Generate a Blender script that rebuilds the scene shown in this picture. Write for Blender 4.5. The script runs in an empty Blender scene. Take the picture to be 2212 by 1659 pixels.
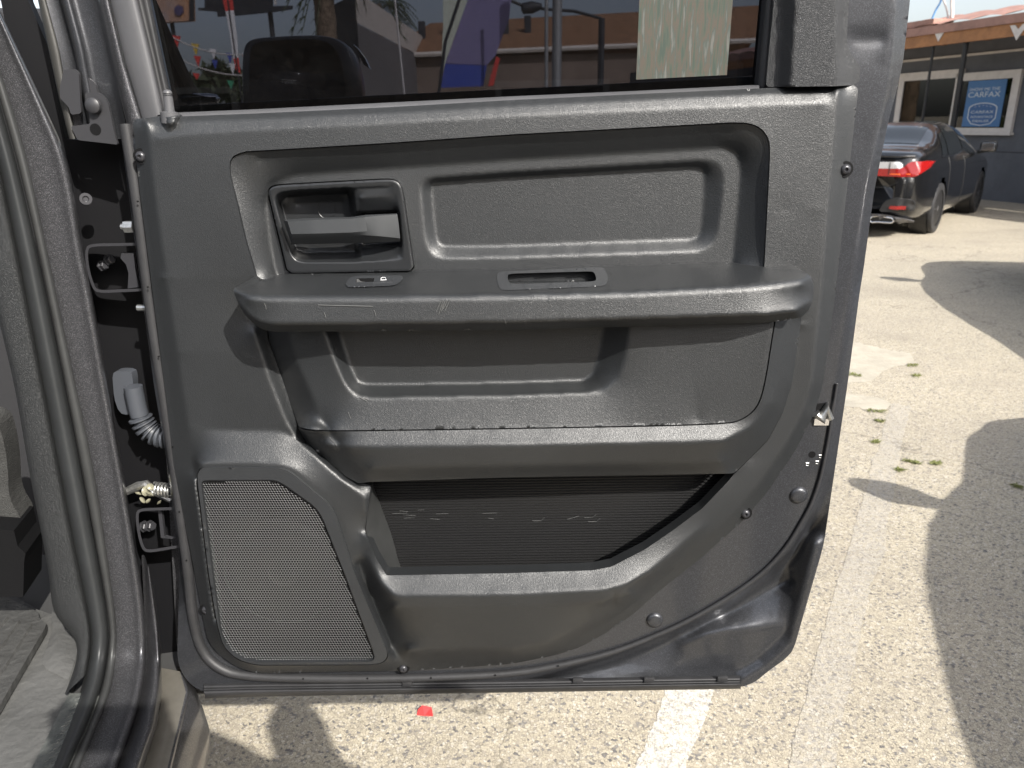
import bpy, bmesh, math, random
import numpy as np
from mathutils import Vector, Matrix
from mathutils.geometry import delaunay_2d_cdt
random.seed(7); rng = np.random.default_rng(7)
R = math.radians
SC = bpy.context.scene; COL = SC.collection

# ------------------------------------------------------------------ camera
F, W, H = 1640.0, 2212.0, 1659.0            # focal length and picture size in tracing units
CAM = np.array([0.0, 0.0, 1.55]); PITCH, ROLL = R(19.1), R(1.0)
_f = np.array([0, math.cos(PITCH), -math.sin(PITCH)]); _r0 = np.array([1.0, 0, 0]); _u0 = np.cross(_r0, _f)
_r = math.cos(ROLL) * _r0 - math.sin(ROLL) * _u0; _u = math.sin(ROLL) * _r0 + math.cos(ROLL) * _u0
cd = bpy.data.cameras.new('camera'); cam = bpy.data.objects.new('camera', cd); COL.objects.link(cam)
cd.sensor_width = 36; cd.lens = 36 * F / W; cd.clip_start = 0.02; cd.clip_end = 2000
cd.dof.use_dof = True; cd.dof.focus_distance = 1.0; cd.dof.aperture_fstop = 11          # phone lens, focused on the door
M3 = Matrix((_r, _u, -_f)).transposed()
cam.matrix_world = Matrix.Translation(CAM) @ M3.to_4x4()
SC.camera = cam
SC.render.resolution_x, SC.render.resolution_y = 1024, 768
# ------------------------------------------------------------------ sky, sun, exposure
SUN = Vector((0.45, -0.69, 0.63)).normalized()            # towards the sun
wd = bpy.data.worlds.new('World'); SC.world = wd; wd.use_nodes = True
nt = wd.node_tree; sk = nt.nodes.new('ShaderNodeTexSky'); sk.sky_type = 'NISHITA'; sk.sun_disc = False
sk.dust_density = 3.0; sk.ozone_density = .6; sk.sun_elevation = math.asin(SUN.z); sk.sun_rotation = math.atan2(SUN.x, SUN.y)
bg = nt.nodes['Background']; bg.inputs['Strength'].default_value = 0.135
hz = nt.nodes.new('ShaderNodeHueSaturation'); hz.inputs['Saturation'].default_value = .5           # hazy day
nt.links.new(sk.outputs[0], hz.inputs['Color']); nt.links.new(hz.outputs[0], bg.inputs['Color'])
sl = bpy.data.lights.new('sun', 'SUN'); sl.energy = 4.0; sl.angle = R(0.53); sl.color = (1, .96, .89)
so = bpy.data.objects.new('sun', sl); COL.objects.link(so); so.rotation_euler = SUN.to_track_quat('Z', 'Y').to_euler(); so.location = (6, -14, 14)
SC.view_settings.view_transform = 'Standard'; SC.view_settings.look = 'None'
SC.view_settings.exposure = 0.95; SC.view_settings.gamma = 1
SC.render.engine = 'CYCLES'; SC.cycles.max_bounces = 8; SC.cycles.transparent_max_bounces = 16

# ------------------------------------------------------------------ pixel -> place
def ray(u, v):
    u = np.asarray(u, float)[..., None]; v = np.asarray(v, float)[..., None]
    return _f + _r * (u - W / 2) / F - _u * (v - H / 2) / F
def hit(u, v, n, d):
    """where the sight line meets the plane n.p = d"""
    r = ray(u, v); n = np.asarray(n, float)
    t = (np.asarray(d, float) - CAM @ n) / (r @ n)
    return CAM + r * t[..., None]
def az(u, v, z): return hit(u, v, (0, 0, 1), z)
def ay(u, v, y): return hit(u, v, (0, 1, 0), y)
DN = np.array([-0.03, -1.0, 0]); DN /= np.linalg.norm(DN)   # door plane normal, towards the cabin side
DD = DN @ np.array([0, .95, 0]); DX = np.array([-DN[1], DN[0], 0])
def P(u, v, h=0.0): return hit(u, v, DN, DD + np.asarray(h, float))
def proj(p):
    q = np.asarray(p, float) - CAM; z = q @ _f
    return np.stack([W / 2 + F * (q @ _r) / z, H / 2 - F * (q @ _u) / z], -1)
TA = np.array([-0.205, .9788, 0]); TO = np.array([.9788, .205, 0]) # truck: forward, outward
T0 = np.array([-0.5, 1.0, 0])
def TP(a, b, z): return T0 + TA * a + TO * b + np.array([0, 0, z])

# ------------------------------------------------------------------ materials
MATS = {}
def mat(name, color=(.5, .5, .5), rough=.5, metal=0.0, spec=.5, coat=0.0, bump=None, vary=None, sheen=0, emit=None):
    """bump = (kind, scale, distance[, detail]); vary = (scale, amount[, second colour])"""
    m = bpy.data.materials.new(name); m.use_nodes = True; t = m.node_tree; b = t.nodes['Principled BSDF']
    b.inputs['Base Color'].default_value = (*color, 1); b.inputs['Roughness'].default_value = rough
    b.inputs['Metallic'].default_value = metal; b.inputs['Specular IOR Level'].default_value = spec
    b.inputs['Coat Weight'].default_value = coat; b.inputs['Coat Roughness'].default_value = .08
    tc = t.nodes.new('ShaderNodeTexCoord'); L = t.links.new
    if vary:
        n = t.nodes.new('ShaderNodeTexNoise'); n.inputs['Scale'].default_value = vary[0]; n.inputs['Detail'].default_value = 6; n.inputs['Roughness'].default_value = .65
        L(tc.outputs['Object'], n.inputs['Vector'])
        mx = t.nodes.new('ShaderNodeMix'); mx.data_type = 'RGBA'
        c2 = vary[2] if len(vary) > 2 else tuple(c * (1 - vary[1]) for c in color)
        mx.inputs[6].default_value = (*color, 1); mx.inputs[7].default_value = (*c2, 1)
        mr = t.nodes.new('ShaderNodeMapRange'); mr.inputs[1].default_value = .38; mr.inputs[2].default_value = .68
        L(n.outputs['Fac'], mr.inputs[0]); L(mr.outputs[0], mx.inputs[0]); L(mx.outputs[2], b.inputs['Base Color'])
        m['mix'] = mx.name
    if bump:
        bp = t.nodes.new('ShaderNodeBump'); bp.inputs['Distance'].default_value = bump[2]; bp.inputs['Strength'].default_value = 1
        if bump[0] == 'grain':
            dn = t.nodes.new('ShaderNodeTexNoise'); dn.inputs['Scale'].default_value = bump[1] * .5
            L(tc.outputs['Object'], dn.inputs['Vector'])
            ad = t.nodes.new('ShaderNodeVectorMath'); ad.operation = 'MULTIPLY_ADD'
            ad.inputs[1].default_value = (1.6 / bump[1],) * 3
            L(dn.outputs['Color'], ad.inputs[0]); L(tc.outputs['Object'], ad.inputs[2])
            vo = t.nodes.new('ShaderNodeTexVoronoi'); vo.feature = 'DISTANCE_TO_EDGE'; vo.inputs['Scale'].default_value = bump[1]
            L(ad.outputs[0], vo.inputs['Vector'])
            cl = t.nodes.new('ShaderNodeMapRange'); cl.inputs[2].default_value = .3; L(vo.outputs['Distance'], cl.inputs[0])
            L(cl.outputs[0], bp.inputs['Height'])
        else:
            n2 = t.nodes.new('ShaderNodeTexNoise'); n2.inputs['Scale'].default_value = bump[1]; n2.inputs['Detail'].default_value = bump[3] if len(bump) > 3 else 4
            L(tc.outputs['Object'], n2.inputs['Vector']); L(n2.outputs['Fac'], bp.inputs['Height'])
        L(bp.outputs['Normal'], b.inputs['Normal'])
    if emit:
        b.inputs['Emission Color'].default_value = (*color, 1); b.inputs['Emission Strength'].default_value = emit
    MATS[name] = m
    return m
def paint(name, color, flake=.5, rough=.32, coat=.6, scale=900):
    """metallic paint: fine flakes that differ in tone and tilt, under clear coat"""
    m = mat(name, color, rough, .55, .5, coat); t = m.node_tree; b = t.nodes['Principled BSDF']; L = t.links.new
    tc = t.nodes.new('ShaderNodeTexCoord'); vo = t.nodes.new('ShaderNodeTexVoronoi'); vo.inputs['Scale'].default_value = scale
    L(tc.outputs['Object'], vo.inputs['Vector'])
    sp = t.nodes.new('ShaderNodeSeparateColor'); L(vo.outputs['Color'], sp.inputs[0])
    pw = t.nodes.new('ShaderNodeMath'); pw.operation = 'POWER'; pw.inputs[1].default_value = 5; L(sp.outputs[0], pw.inputs[0])
    mx = t.nodes.new('ShaderNodeMix'); mx.data_type = 'RGBA'; mx.inputs[6].default_value = (*[c * .85 for c in color], 1)
    mx.inputs[7].default_value = (*[min(1, c * (1 + 5 * flake)) for c in color], 1)
    L(pw.outputs[0], mx.inputs[0]); L(mx.outputs[2], b.inputs['Base Color'])
    return m
def glassy(name, tint, rough=0.0, ior=1.45, dust=0.0):
    m = bpy.data.materials.new(name); m.use_nodes = True; t = m.node_tree; t.nodes.clear(); L = t.links.new
    o = t.nodes.new('ShaderNodeOutputMaterial'); mx = t.nodes.new('ShaderNodeMixShader'); fr = t.nodes.new('ShaderNodeFresnel'); fr.inputs[0].default_value = ior
    tr = t.nodes.new('ShaderNodeBsdfTransparent'); tr.inputs[0].default_value = (*tint, 1)
    gl = t.nodes.new('ShaderNodeBsdfGlossy'); gl.inputs['Roughness'].default_value = rough
    L(fr.outputs[0], mx.inputs[0]); L(tr.outputs[0], mx.inputs[1]); L(gl.outputs[0], mx.inputs[2]); L(mx.outputs[0], o.inputs[0])
    if dust:
        df_ = t.nodes.new('ShaderNodeBsdfDiffuse'); df_.inputs[0].default_value = (.5, .49, .47, 1); m2 = t.nodes.new('ShaderNodeMixShader'); tc = t.nodes.new('ShaderNodeTexCoord'); nz = t.nodes.new('ShaderNodeTexNoise'); nz.inputs['Scale'].default_value = 70; nz.inputs['Detail'].default_value = 9; nz.inputs['Roughness'].default_value = .8
        L(tc.outputs['Object'], nz.inputs['Vector']); mr = t.nodes.new('ShaderNodeMapRange'); mr.inputs[1].default_value = .35; mr.inputs[2].default_value = .8; mr.inputs[4].default_value = dust; L(nz.outputs['Fac'], mr.inputs[0]); L(mr.outputs[0], m2.inputs[0]); L(mx.outputs[0], m2.inputs[1]); L(df_.outputs[0], m2.inputs[2]); L(m2.outputs[0], o.inputs[0])
    MATS[name] = m; return m
TRIM = mat('grained black plastic', (.0170, .0184, .0198), .43, spec=.82, bump=('grain', 620, .00011), vary=(9, .16))
SMOOTH = mat('smooth black plastic', (.024, .0255, .0275), .42, spec=.7, bump=('noise', 1500, .00012), vary=(14, .15))
SATIN = mat('satin grey black plastic', (.0135, .0145, .016), .34, spec=.7, bump=('noise', 2500, .00006))
DARKP = mat('deep black plastic', (.006, .006, .0065), .6, spec=.15)
RIBM = mat('ribbed pocket plastic', (.016, .016, .0165), .38)
DUSTY = mat('dusty grey plastic', (.032, .033, .033), .55, vary=(40, .25))
RUBBER = mat('black rubber', (.028, .028, .030), .55, vary=(30, .3))
SEAL = mat('grey rubber seal', (.055, .054, .050), .5, vary=(18, .2))
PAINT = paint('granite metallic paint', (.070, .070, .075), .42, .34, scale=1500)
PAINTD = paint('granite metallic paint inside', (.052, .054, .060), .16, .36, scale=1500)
STEEL = mat('zinc steel', (.62, .62, .60), .3, .9, vary=(300, .3))
BLACKST = mat('black coated steel', (.045, .045, .05), .3, .3)
CHROME = mat('chrome', (.8, .8, .82), .08, 1)
FRAMEG = mat('light grey frame trim', (.085, .085, .09), .45, bump=('noise', 1800, .00008), vary=(12, .15))
SCUFF = mat('pale scuff', (.075, .076, .075), .7)
PRINT = mat('white print', (.75, .75, .75), .5)
GREASE = mat('yellow grease', (.22, .21, .15), .3)
GLASS = glassy('tinted window glass', (.25, .256, .28), dust=.006)

# ------------------------------------------------------------------ mesh helpers
def link(name, verts, faces, m, parent=None, smooth=True, kind=None, label=None, cat=None, group=None):
    me = bpy.data.meshes.new(name); me.from_pydata([tuple(map(float, v)) for v in verts], [], [tuple(map(int, f)) for f in faces])
    if m: me.materials.append(m)
    if smooth: me.polygons.foreach_set('use_smooth', [True] * len(me.polygons))
    me.update()
    o = bpy.data.objects.new(name, me); COL.objects.link(o); put(o, parent)
    return tag(o, label, cat, group, kind)
def put(o, parent):
    if parent is not None:
        o.parent = parent
        if parent.get('root'): o.matrix_parent_inverse = Matrix.Translation(-Vector(parent['root']))
def tag(o, label=None, cat=None, group=None, kind=None):
    for k, x in (('label', label), ('category', cat), ('group', group), ('kind', kind)):
        if x: o[k] = x
    return o
def thing(name, loc, label, cat, group=None):
    o = bpy.data.objects.new(name, None); COL.objects.link(o); o.location = loc; o.empty_display_size = .1
    o['root'] = list(map(float, loc))
    return tag(o, label, cat, group)
class MB:
    """collects pieces of one mesh"""
    def __init__(s): s.v = []; s.f = []
    def add(s, v, f):
        n = len(s.v); s.v += [tuple(map(float, q)) for q in v]; s.f += [tuple(n + int(i) for i in q) for q in f]; return s
    def box(s, c, ax, sz, bev=0):
        c = np.array(c, float); A = np.array(ax, float); h = np.array(sz, float) / 2
        if bev <= 0:
            v = [c + A[0] * h[0] * x + A[1] * h[1] * y + A[2] * h[2] * z for x in (-1, 1) for y in (-1, 1) for z in (-1, 1)]
            return s.add(v, [(0, 1, 3, 2), (4, 6, 7, 5), (0, 4, 5, 1), (2, 3, 7, 6), (0, 2, 6, 4), (1, 5, 7, 3)])
        bm = bmesh.new(); bmesh.ops.create_cube(bm, size=1)
        for w in bm.verts: w.co = Vector((w.co.x * sz[0], w.co.y * sz[1], w.co.z * sz[2]))
        bmesh.ops.bevel(bm, geom=bm.edges[:], offset=bev, segments=2, affect='EDGES', profile=.6)
        bm.verts.index_update(); v = [c + A[0] * w.co.x + A[1] * w.co.y + A[2] * w.co.z for w in bm.verts]; f = [[w.index for w in q.verts] for q in bm.faces]
        bm.free(); return s.add(v, f)
    def tube(s, path, rad, n=10, cap=True):
        path = np.asarray(path, float); rad = np.broadcast_to(np.asarray(rad, float), (len(path),)); rings = []
        up = np.array([0, 0, 1.0]); prev = None
        for i, p in enumerate(path):
            t = path[min(i + 1, len(path) - 1)] - path[max(i - 1, 0)]; t /= np.linalg.norm(t) + 1e-12
            if prev is None:
                a = np.cross(t, up if abs(t[2]) < .9 else np.array([1.0, 0, 0]))
            else: a = prev - t * (prev @ t)
            a /= np.linalg.norm(a) + 1e-12; prev = a; b = np.cross(t, a)
            rings.append([p + rad[i] * (a * math.cos(2 * math.pi * k / n) + b * math.sin(2 * math.pi * k / n)) for k in range(n)])
        v = [q for r_ in rings for q in r_]; f = []
        for i in range(len(path) - 1):
            for k in range(n): f.append((i * n + k, i * n + (k + 1) % n, (i + 1) * n + (k + 1) % n, (i + 1) * n + k))
        if cap: f += [tuple(range(n - 1, -1, -1)), tuple((len(path) - 1) * n + k for k in range(n))]
        return s.add(v, f)
    def lathe(s, c, axis, prof, n=16, close=True):
        """prof: (distance along axis, radius)"""
        c = np.array(c, float); a = np.array(axis, float); a /= np.linalg.norm(a)
        x = np.cross(a, [0, 0, 1.0] if abs(a[2]) < .9 else [1.0, 0, 0]); x /= np.linalg.norm(x); y = np.cross(a, x)
        v = []; f = []
        for d, r_ in prof:
            v += [c + a * d + r_ * (x * math.cos(2 * math.pi * k / n) + y * math.sin(2 * math.pi * k / n)) for k in range(n)]
        for i in range(len(prof) - 1):
            for k in range(n): f.append((i * n + k, i * n + (k + 1) % n, (i + 1) * n + (k + 1) % n, (i + 1) * n + k))
        if close: f += [tuple(range(n - 1, -1, -1)), tuple((len(prof) - 1) * n + k for k in range(n))]
        return s.add(v, f)
    def prism(s, front, off):
        """closed outline (world points) pushed by off"""
        fr = np.asarray(front, float); n = len(fr); off = np.array(off, float); v = list(fr) + list(fr + off)
        f = [tuple(range(n)), tuple(range(2 * n - 1, n - 1, -1))] + [(i, i + n, (i + 1) % n + n, (i + 1) % n) for i in range(n)]
        return s.add(v, f)
    def build(s, name, m, parent=None, smooth=False, **k):
        o = link(name, s.v, s.f, m, parent, smooth, **k)
        if smooth: sharp(o, 40)
        return o
def sharp(o, deg):
    bm = bmesh.new(); bm.from_mesh(o.data); bmesh.ops.recalc_face_normals(bm, faces=bm.faces)
    for e in bm.edges:
        if len(e.link_faces) == 2 and e.calc_face_angle(0) > R(deg): e.smooth = False
    bm.to_mesh(o.data); bm.free()
def t(c, r, *pts):                                     # tile coordinates of my tracing -> picture coordinates
    return [(553 * c + x / 4, 414.75 * r + y / 4) for x, y in pts]
def A(p): return np.asarray(p, float)
def resample(p, step=None, n=None, closed=False):
    p = A(p)
    if closed: p = np.vstack([p, p[:1]])
    d = np.r_[0, np.cumsum(np.linalg.norm(np.diff(p[:, :2], axis=0), axis=1))]
    m = n if n else max(2, int(round(d[-1] / step)) + 1)
    s = np.linspace(0, d[-1], m + (1 if closed and n else 0))
    q = np.stack([np.interp(s, d, p[:, k]) for k in range(p.shape[1])], 1)
    return q[:-1] if closed else q
def smooth(p, closed=False, it=2, lim=None):
    p = A(p); lim = lim or (9. if closed else 400.)
    for _ in range(it):
        a, b = (p, np.roll(p, -1, 0)) if closed else (p[:-1], p[1:])
        w_ = np.minimum(.25, lim / (np.linalg.norm(b - a, axis=1) + 1e-9))[:, None]
        q = np.empty((2 * len(a), p.shape[1])); q[0::2] = a + w_ * (b - a); q[1::2] = b - w_ * (b - a); lim = lim * .5
        p = q if closed else np.vstack([p[:1], q[1:-1], p[-1:]])
    return p
def inside(pt, poly):
    x, y = pt[:, 0], pt[:, 1]; r_ = np.zeros(len(pt), bool); q = A(poly)
    for (x1, y1), (x2, y2) in zip(q, np.roll(q, -1, 0)):
        c = ((y1 > y) != (y2 > y)); r_ ^= c & (x < (x2 - x1) * (y - y1) / ((y2 - y1) if y2 != y1 else 1e-9) + x1)
    return r_
def seg_dist(pt, poly, closed=True):
    q = A(poly); d = np.full(len(pt), 1e9)
    for a, b in (zip(q, np.roll(q, -1, 0)) if closed else zip(q[:-1], q[1:])):
        ab = b - a; s = np.clip(((pt - a) @ ab) / (ab @ ab + 1e-9), 0, 1); d = np.minimum(d, np.linalg.norm(pt - a - s[:, None] * ab, axis=1))
    return d
class Field:
    """relief: curves with heights, the surface between them stretched like a film"""
    def __init__(s, curves, g=4.0, blur=1, pad=12):
        pts = []
        for c, h in curves:
            c = A(c); hh = np.broadcast_to(A(h), (len(c),)); q = resample(np.c_[c, hh], step=g * .5)
            pts.append(q)
        q = np.vstack(pts); s.o = q[:, :2].min(0) - pad; s.g = g
        nx, ny = np.ceil((q[:, :2].max(0) + pad - s.o) / g).astype(int) + 1
        Z = None
        for k in (16, 8, 4, 2, 1):
            mx, my = -(-nx // k) + 1, -(-ny // k) + 1
            ix = np.clip(np.round((q[:, 0] - s.o[0]) / (g * k)).astype(int), 0, mx - 1); iy = np.clip(np.round((q[:, 1] - s.o[1]) / (g * k)).astype(int), 0, my - 1)
            S = np.zeros((mx, my)); N = np.zeros((mx, my)); np.add.at(S, (ix, iy), q[:, 2]); np.add.at(N, (ix, iy), 1)
            fix = N > 0; val = S / np.maximum(N, 1)
            if Z is None: Z = np.full((mx, my), q[:, 2].mean())
            else:
                Z = np.repeat(np.repeat(Z, 2, 0), 2, 1); Z = np.pad(Z, ((0, max(0, mx - Z.shape[0])), (0, max(0, my - Z.shape[1]))), mode='edge')[:mx, :my]
            Z[fix] = val[fix]
            for _ in range(160):
                p = np.pad(Z, 1, mode='edge'); Z = .25 * (p[:-2, 1:-1] + p[2:, 1:-1] + p[1:-1, :-2] + p[1:-1, 2:]); Z[fix] = val[fix]
        for _ in range(blur):
            p = np.pad(Z, 1, mode='edge'); Z = .5 * Z + .125 * (p[:-2, 1:-1] + p[2:, 1:-1] + p[1:-1, :-2] + p[1:-1, 2:])
        s.Z = Z
    def __call__(s, u, v):
        x = np.clip((A(u) - s.o[0]) / s.g, 0, s.Z.shape[0] - 1.001); y = np.clip((A(v) - s.o[1]) / s.g, 0, s.Z.shape[1] - 1.001)
        i, j = x.astype(int), y.astype(int); a, b = x - i, y - j; Z = s.Z
        return Z[i, j] * (1 - a) * (1 - b) + Z[i + 1, j] * a * (1 - b) + Z[i, j + 1] * (1 - a) * b + Z[i + 1, j + 1] * a * b
def shrink(p, d):
    q = resample(p, step=5, closed=True); e = np.roll(q, -1, 0) - np.roll(q, 1, 0); n = np.stack([-e[:, 1], e[:, 0]], 1); n /= np.linalg.norm(n, axis=1)[:, None] + 1e-9
    a = np.sum(q[:, 0] * np.roll(q[:, 1], -1) - np.roll(q[:, 0], -1) * q[:, 1]); return q + n * d * (1 if a > 0 else -1)
def flat(h): return lambda u, v: np.full(np.shape(u), float(h))
def mesh2d(outline, holes=(), step=6.0):
    out = resample(outline, step=step, closed=True); loops = [out] + [resample(h, step=step, closed=True) for h in holes]
    lo, hi = out.min(0), out.max(0); xs = np.arange(lo[0], hi[0], step); ys = np.arange(lo[1], hi[1], step * .87)
    g = np.array([(x + (step / 2 if j % 2 else 0), y) for j, y in enumerate(ys) for x in xs])
    if len(g):
        k = inside(g, out) & (seg_dist(g, out) > step * .55)
        for h in loops[1:]: k &= ~inside(g, h) & (seg_dist(g, h) > step * .55)
        g = g[k]
    pts = []; ed = []; 
    for L in loops:
        n = len(pts); pts += [tuple(p) for p in L]; ed += [(n + i, n + (i + 1) % len(L)) for i in range(len(L))]
    nb = len(pts); pts += [tuple(p) for p in g]
    r_ = delaunay_2d_cdt([Vector(p) for p in pts], ed, [], 0, 1e-5)
    V = A([tuple(p) for p in r_[0]]); T = np.array(r_[2]); c = V[T].mean(1); k = inside(c, out)
    for h in loops[1:]: k &= ~inside(c, h)
    T = T[k]; a, b, c_ = V[T[:, 0]], V[T[:, 1]], V[T[:, 2]]
    cr = (b[:, 0] - a[:, 0]) * (c_[:, 1] - a[:, 1]) - (b[:, 1] - a[:, 1]) * (c_[:, 0] - a[:, 0])
    T[cr > 0] = T[cr > 0][:, ::-1]
    return V, T, loops
def panel(name, outline, hf, m, parent, holes=(), step=6.0, skirt=.02, P_=P, n_=DN, back=None, kind=None, label=None, hole_skirt=None):
    """a relief part of the door: traced outline, height over the door plane, edges turned back"""
    V, T, loops = mesh2d(outline, holes, step); Q = P_(V[:, 0], V[:, 1], hf(V[:, 0], V[:, 1]))
    v = list(Q); f = [tuple(x) for x in T]
    if skirt:
        for i, L in enumerate(loops):
            a = P_(L[:, 0], L[:, 1], hf(L[:, 0], L[:, 1])); n = len(v); k = len(L); sk_ = skirt if i == 0 else hole_skirt if hole_skirt is not None else skirt
            b = a - n_ * sk_
            if back is not None and i == 0:                        # turn back to a given height
                hh = hf(L[:, 0], L[:, 1]); b = a - n_ * np.maximum(hh - back, .001)[:, None]
            v += list(a) + list(b); f += [(n + q, n + (q + 1) % k, n + k + (q + 1) % k, n + k + q) for q in range(k)]
    o = link(name, v, f, m, parent, True, kind, label)
    return o
def loft(rails, n=40, sub=1, closed=False):
    """rails: arrays of world points; grid of quads between them"""
    Rr = [r3(r_, n) for r_ in rails]; S = np.stack(Rr)
    if sub > 1:
        k = np.linspace(0, len(S) - 1, (len(S) - 1) * sub + 1); i = np.clip(k.astype(int), 0, len(S) - 2); f_ = (k - i)[:, None, None]
        p0, p1, p2, p3 = S[np.maximum(i - 1, 0)], S[i], S[i + 1], S[np.minimum(i + 2, len(S) - 1)]
        S = .5 * (2 * p1 + (p2 - p0) * f_ + (2 * p0 - 5 * p1 + 4 * p2 - p3) * f_ ** 2 + (3 * p1 - p0 - 3 * p2 + p3) * f_ ** 3)
    m, n = S.shape[:2]; v = S.reshape(-1, 3); f = []
    for a in range(m - 1 + (1 if closed else 0)):
        for b in range(n - 1): f.append((a * n + b, a * n + b + 1, ((a + 1) % m) * n + b + 1, ((a + 1) % m) * n + b))
    return v, f
def r3(p, n):                                           # resample in 3d
    p = A(p); d = np.r_[0, np.cumsum(np.linalg.norm(np.diff(p, axis=0), axis=1))]; s = np.linspace(0, d[-1], n)
    return np.stack([np.interp(s, d, p[:, k]) for k in range(3)], 1)
def ext(p, v0=-560):                                    # carry a traced upright on above the picture
    p = A(p); d = (p[1] - p[0]) / (p[1][1] - p[0][1]); return np.vstack([[p[0] + d * (v0 - p[0][1])], p])

# ================================================================== ground
def ground_mat():
    m = mat('worn aggregate paving', (.42, .37, .30), .85); t_ = m.node_tree; b = t_.nodes['Principled BSDF']; L = t_.links.new
    tc = t_.nodes.new('ShaderNodeTexCoord')
    def node(k, **a):
        n = t_.nodes.new(k)
        for x, y in a.items(): setattr(n, x, y)
        return n
    dn = node('ShaderNodeTexNoise'); dn.inputs['Scale'].default_value = 260; L(tc.outputs['Object'], dn.inputs['Vector'])
    dv_ = node('ShaderNodeVectorMath', operation='MULTIPLY_ADD'); dv_.inputs[1].default_value = (.006, .006, .006); L(dn.outputs['Color'], dv_.inputs[0]); L(tc.outputs['Object'], dv_.inputs[2])
    vo = node('ShaderNodeTexVoronoi'); vo.inputs['Scale'].default_value = 135; vo.inputs['Randomness'].default_value = 1; L(dv_.outputs[0], vo.inputs['Vector'])
    sp = node('ShaderNodeSeparateColor'); L(vo.outputs['Color'], sp.inputs[0])
    cr = node('ShaderNodeValToRGB'); e = cr.color_ramp.elements
    e[0].position = 0; e[0].color = (.12, .115, .115, 1); e[1].position = 1; e[1].color = (.58, .53, .45, 1)
    for p, c in ((.06, (.24, .225, .205)), (.16, (.38, .335, .262)), (.6, (.49, .43, .322)), (.85, (.52, .462, .355))):
        x = e.new(p); x.color = (*c, 1)
    L(sp.outputs[0], cr.inputs[0])
    vd = node('ShaderNodeTexVoronoi', feature='DISTANCE_TO_EDGE'); vd.inputs['Scale'].default_value = 135; L(dv_.outputs[0], vd.inputs['Vector'])
    n1 = node('ShaderNodeTexNoise'); n1.inputs['Scale'].default_value = 1.3; n1.inputs['Detail'].default_value = 8; n1.inputs['Roughness'].default_value = .7; L(tc.outputs['Object'], n1.inputs['Vector'])
    mr = node('ShaderNodeMapRange'); mr.inputs[1].default_value = .42; mr.inputs[2].default_value = .72; mr.inputs[3].default_value = 0; mr.inputs[4].default_value = .5; L(n1.outputs['Fac'], mr.inputs[0])
    mx = node('ShaderNodeMix', data_type='RGBA'); mx.inputs[7].default_value = (.30, .265, .22, 1); L(mr.outputs[0], mx.inputs[0]); L(cr.outputs[0], mx.inputs[6])
    gp = node('ShaderNodeMapRange'); gp.inputs[2].default_value = .06; L(vd.outputs['Distance'], gp.inputs[0])
    m2 = node('ShaderNodeMix', data_type='RGBA'); m2.inputs[6].default_value = (.30, .265, .215, 1); L(gp.outputs[0], m2.inputs[0]); L(mx.outputs[2], m2.inputs[7]); L(m2.outputs[2], b.inputs['Base Color'])
    n3 = node('ShaderNodeTexNoise'); n3.inputs['Scale'].default_value = 240; n3.inputs['Detail'].default_value = 3; L(tc.outputs['Object'], n3.inputs['Vector'])
    ad = node('ShaderNodeMath', operation='MULTIPLY_ADD'); ad.inputs[1].default_value = .5; L(n3.outputs['Fac'], ad.inputs[0])
    s2 = node('ShaderNodeMath', operation='MULTIPLY'); L(gp.outputs[0], s2.inputs[0]); L(sp.outputs[1], s2.inputs[1]); L(s2.outputs[0], ad.inputs[2])
    ck = node('ShaderNodeTexVoronoi', feature='DISTANCE_TO_EDGE'); ck.inputs['Scale'].default_value = .42
    nw = node('ShaderNodeTexNoise'); nw.inputs['Scale'].default_value = 5; nw.inputs['Detail'].default_value = 7; L(tc.outputs['Object'], nw.inputs['Vector'])
    cv = node('ShaderNodeVectorMath', operation='MULTIPLY_ADD'); cv.inputs[1].default_value = (.5, .5, .5); L(nw.outputs['Color'], cv.inputs[0]); L(tc.outputs['Object'], cv.inputs[2]); L(cv.outputs[0], ck.inputs['Vector'])
    cm = node('ShaderNodeMapRange'); cm.inputs[1].default_value = .0005; cm.inputs[2].default_value = .004; cm.inputs[3].default_value = .55; cm.inputs[4].default_value = 0; L(ck.outputs['Distance'], cm.inputs[0])
    n5 = node('ShaderNodeTexNoise'); n5.inputs['Scale'].default_value = .45; n5.inputs['Detail'].default_value = 9; n5.inputs['Roughness'].default_value = .62; L(tc.outputs['Object'], n5.inputs['Vector'])
    st = node('ShaderNodeMapRange'); st.inputs[1].default_value = .55; st.inputs[2].default_value = .72; st.inputs[4].default_value = .45; L(n5.outputs['Fac'], st.inputs[0])
    m3 = node('ShaderNodeMix', data_type='RGBA'); m3.inputs[7].default_value = (.20, .175, .145, 1); L(st.outputs[0], m3.inputs[0]); L(m2.outputs[2], m3.inputs[6])
    m4 = node('ShaderNodeMix', data_type='RGBA'); m4.inputs[7].default_value = (.08, .07, .055, 1); L(cm.outputs[0], m4.inputs[0]); L(m3.outputs[2], m4.inputs[6]); L(m4.outputs[2], b.inputs['Base Color'])
    bp = node('ShaderNodeBump'); bp.inputs['Distance'].default_value = .0035; bp.inputs['Strength'].default_value = .9; L(ad.outputs[0], bp.inputs['Height']); L(bp.outputs[0], b.inputs['Normal'])
    return m
GROUND = ground_mat()
link('ground', [(-400, -400, 0), (400, -400, 0), (400, 400, 0), (-400, 400, 0)], [(0, 1, 2, 3)], GROUND, kind='structure', smooth=False)
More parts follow.
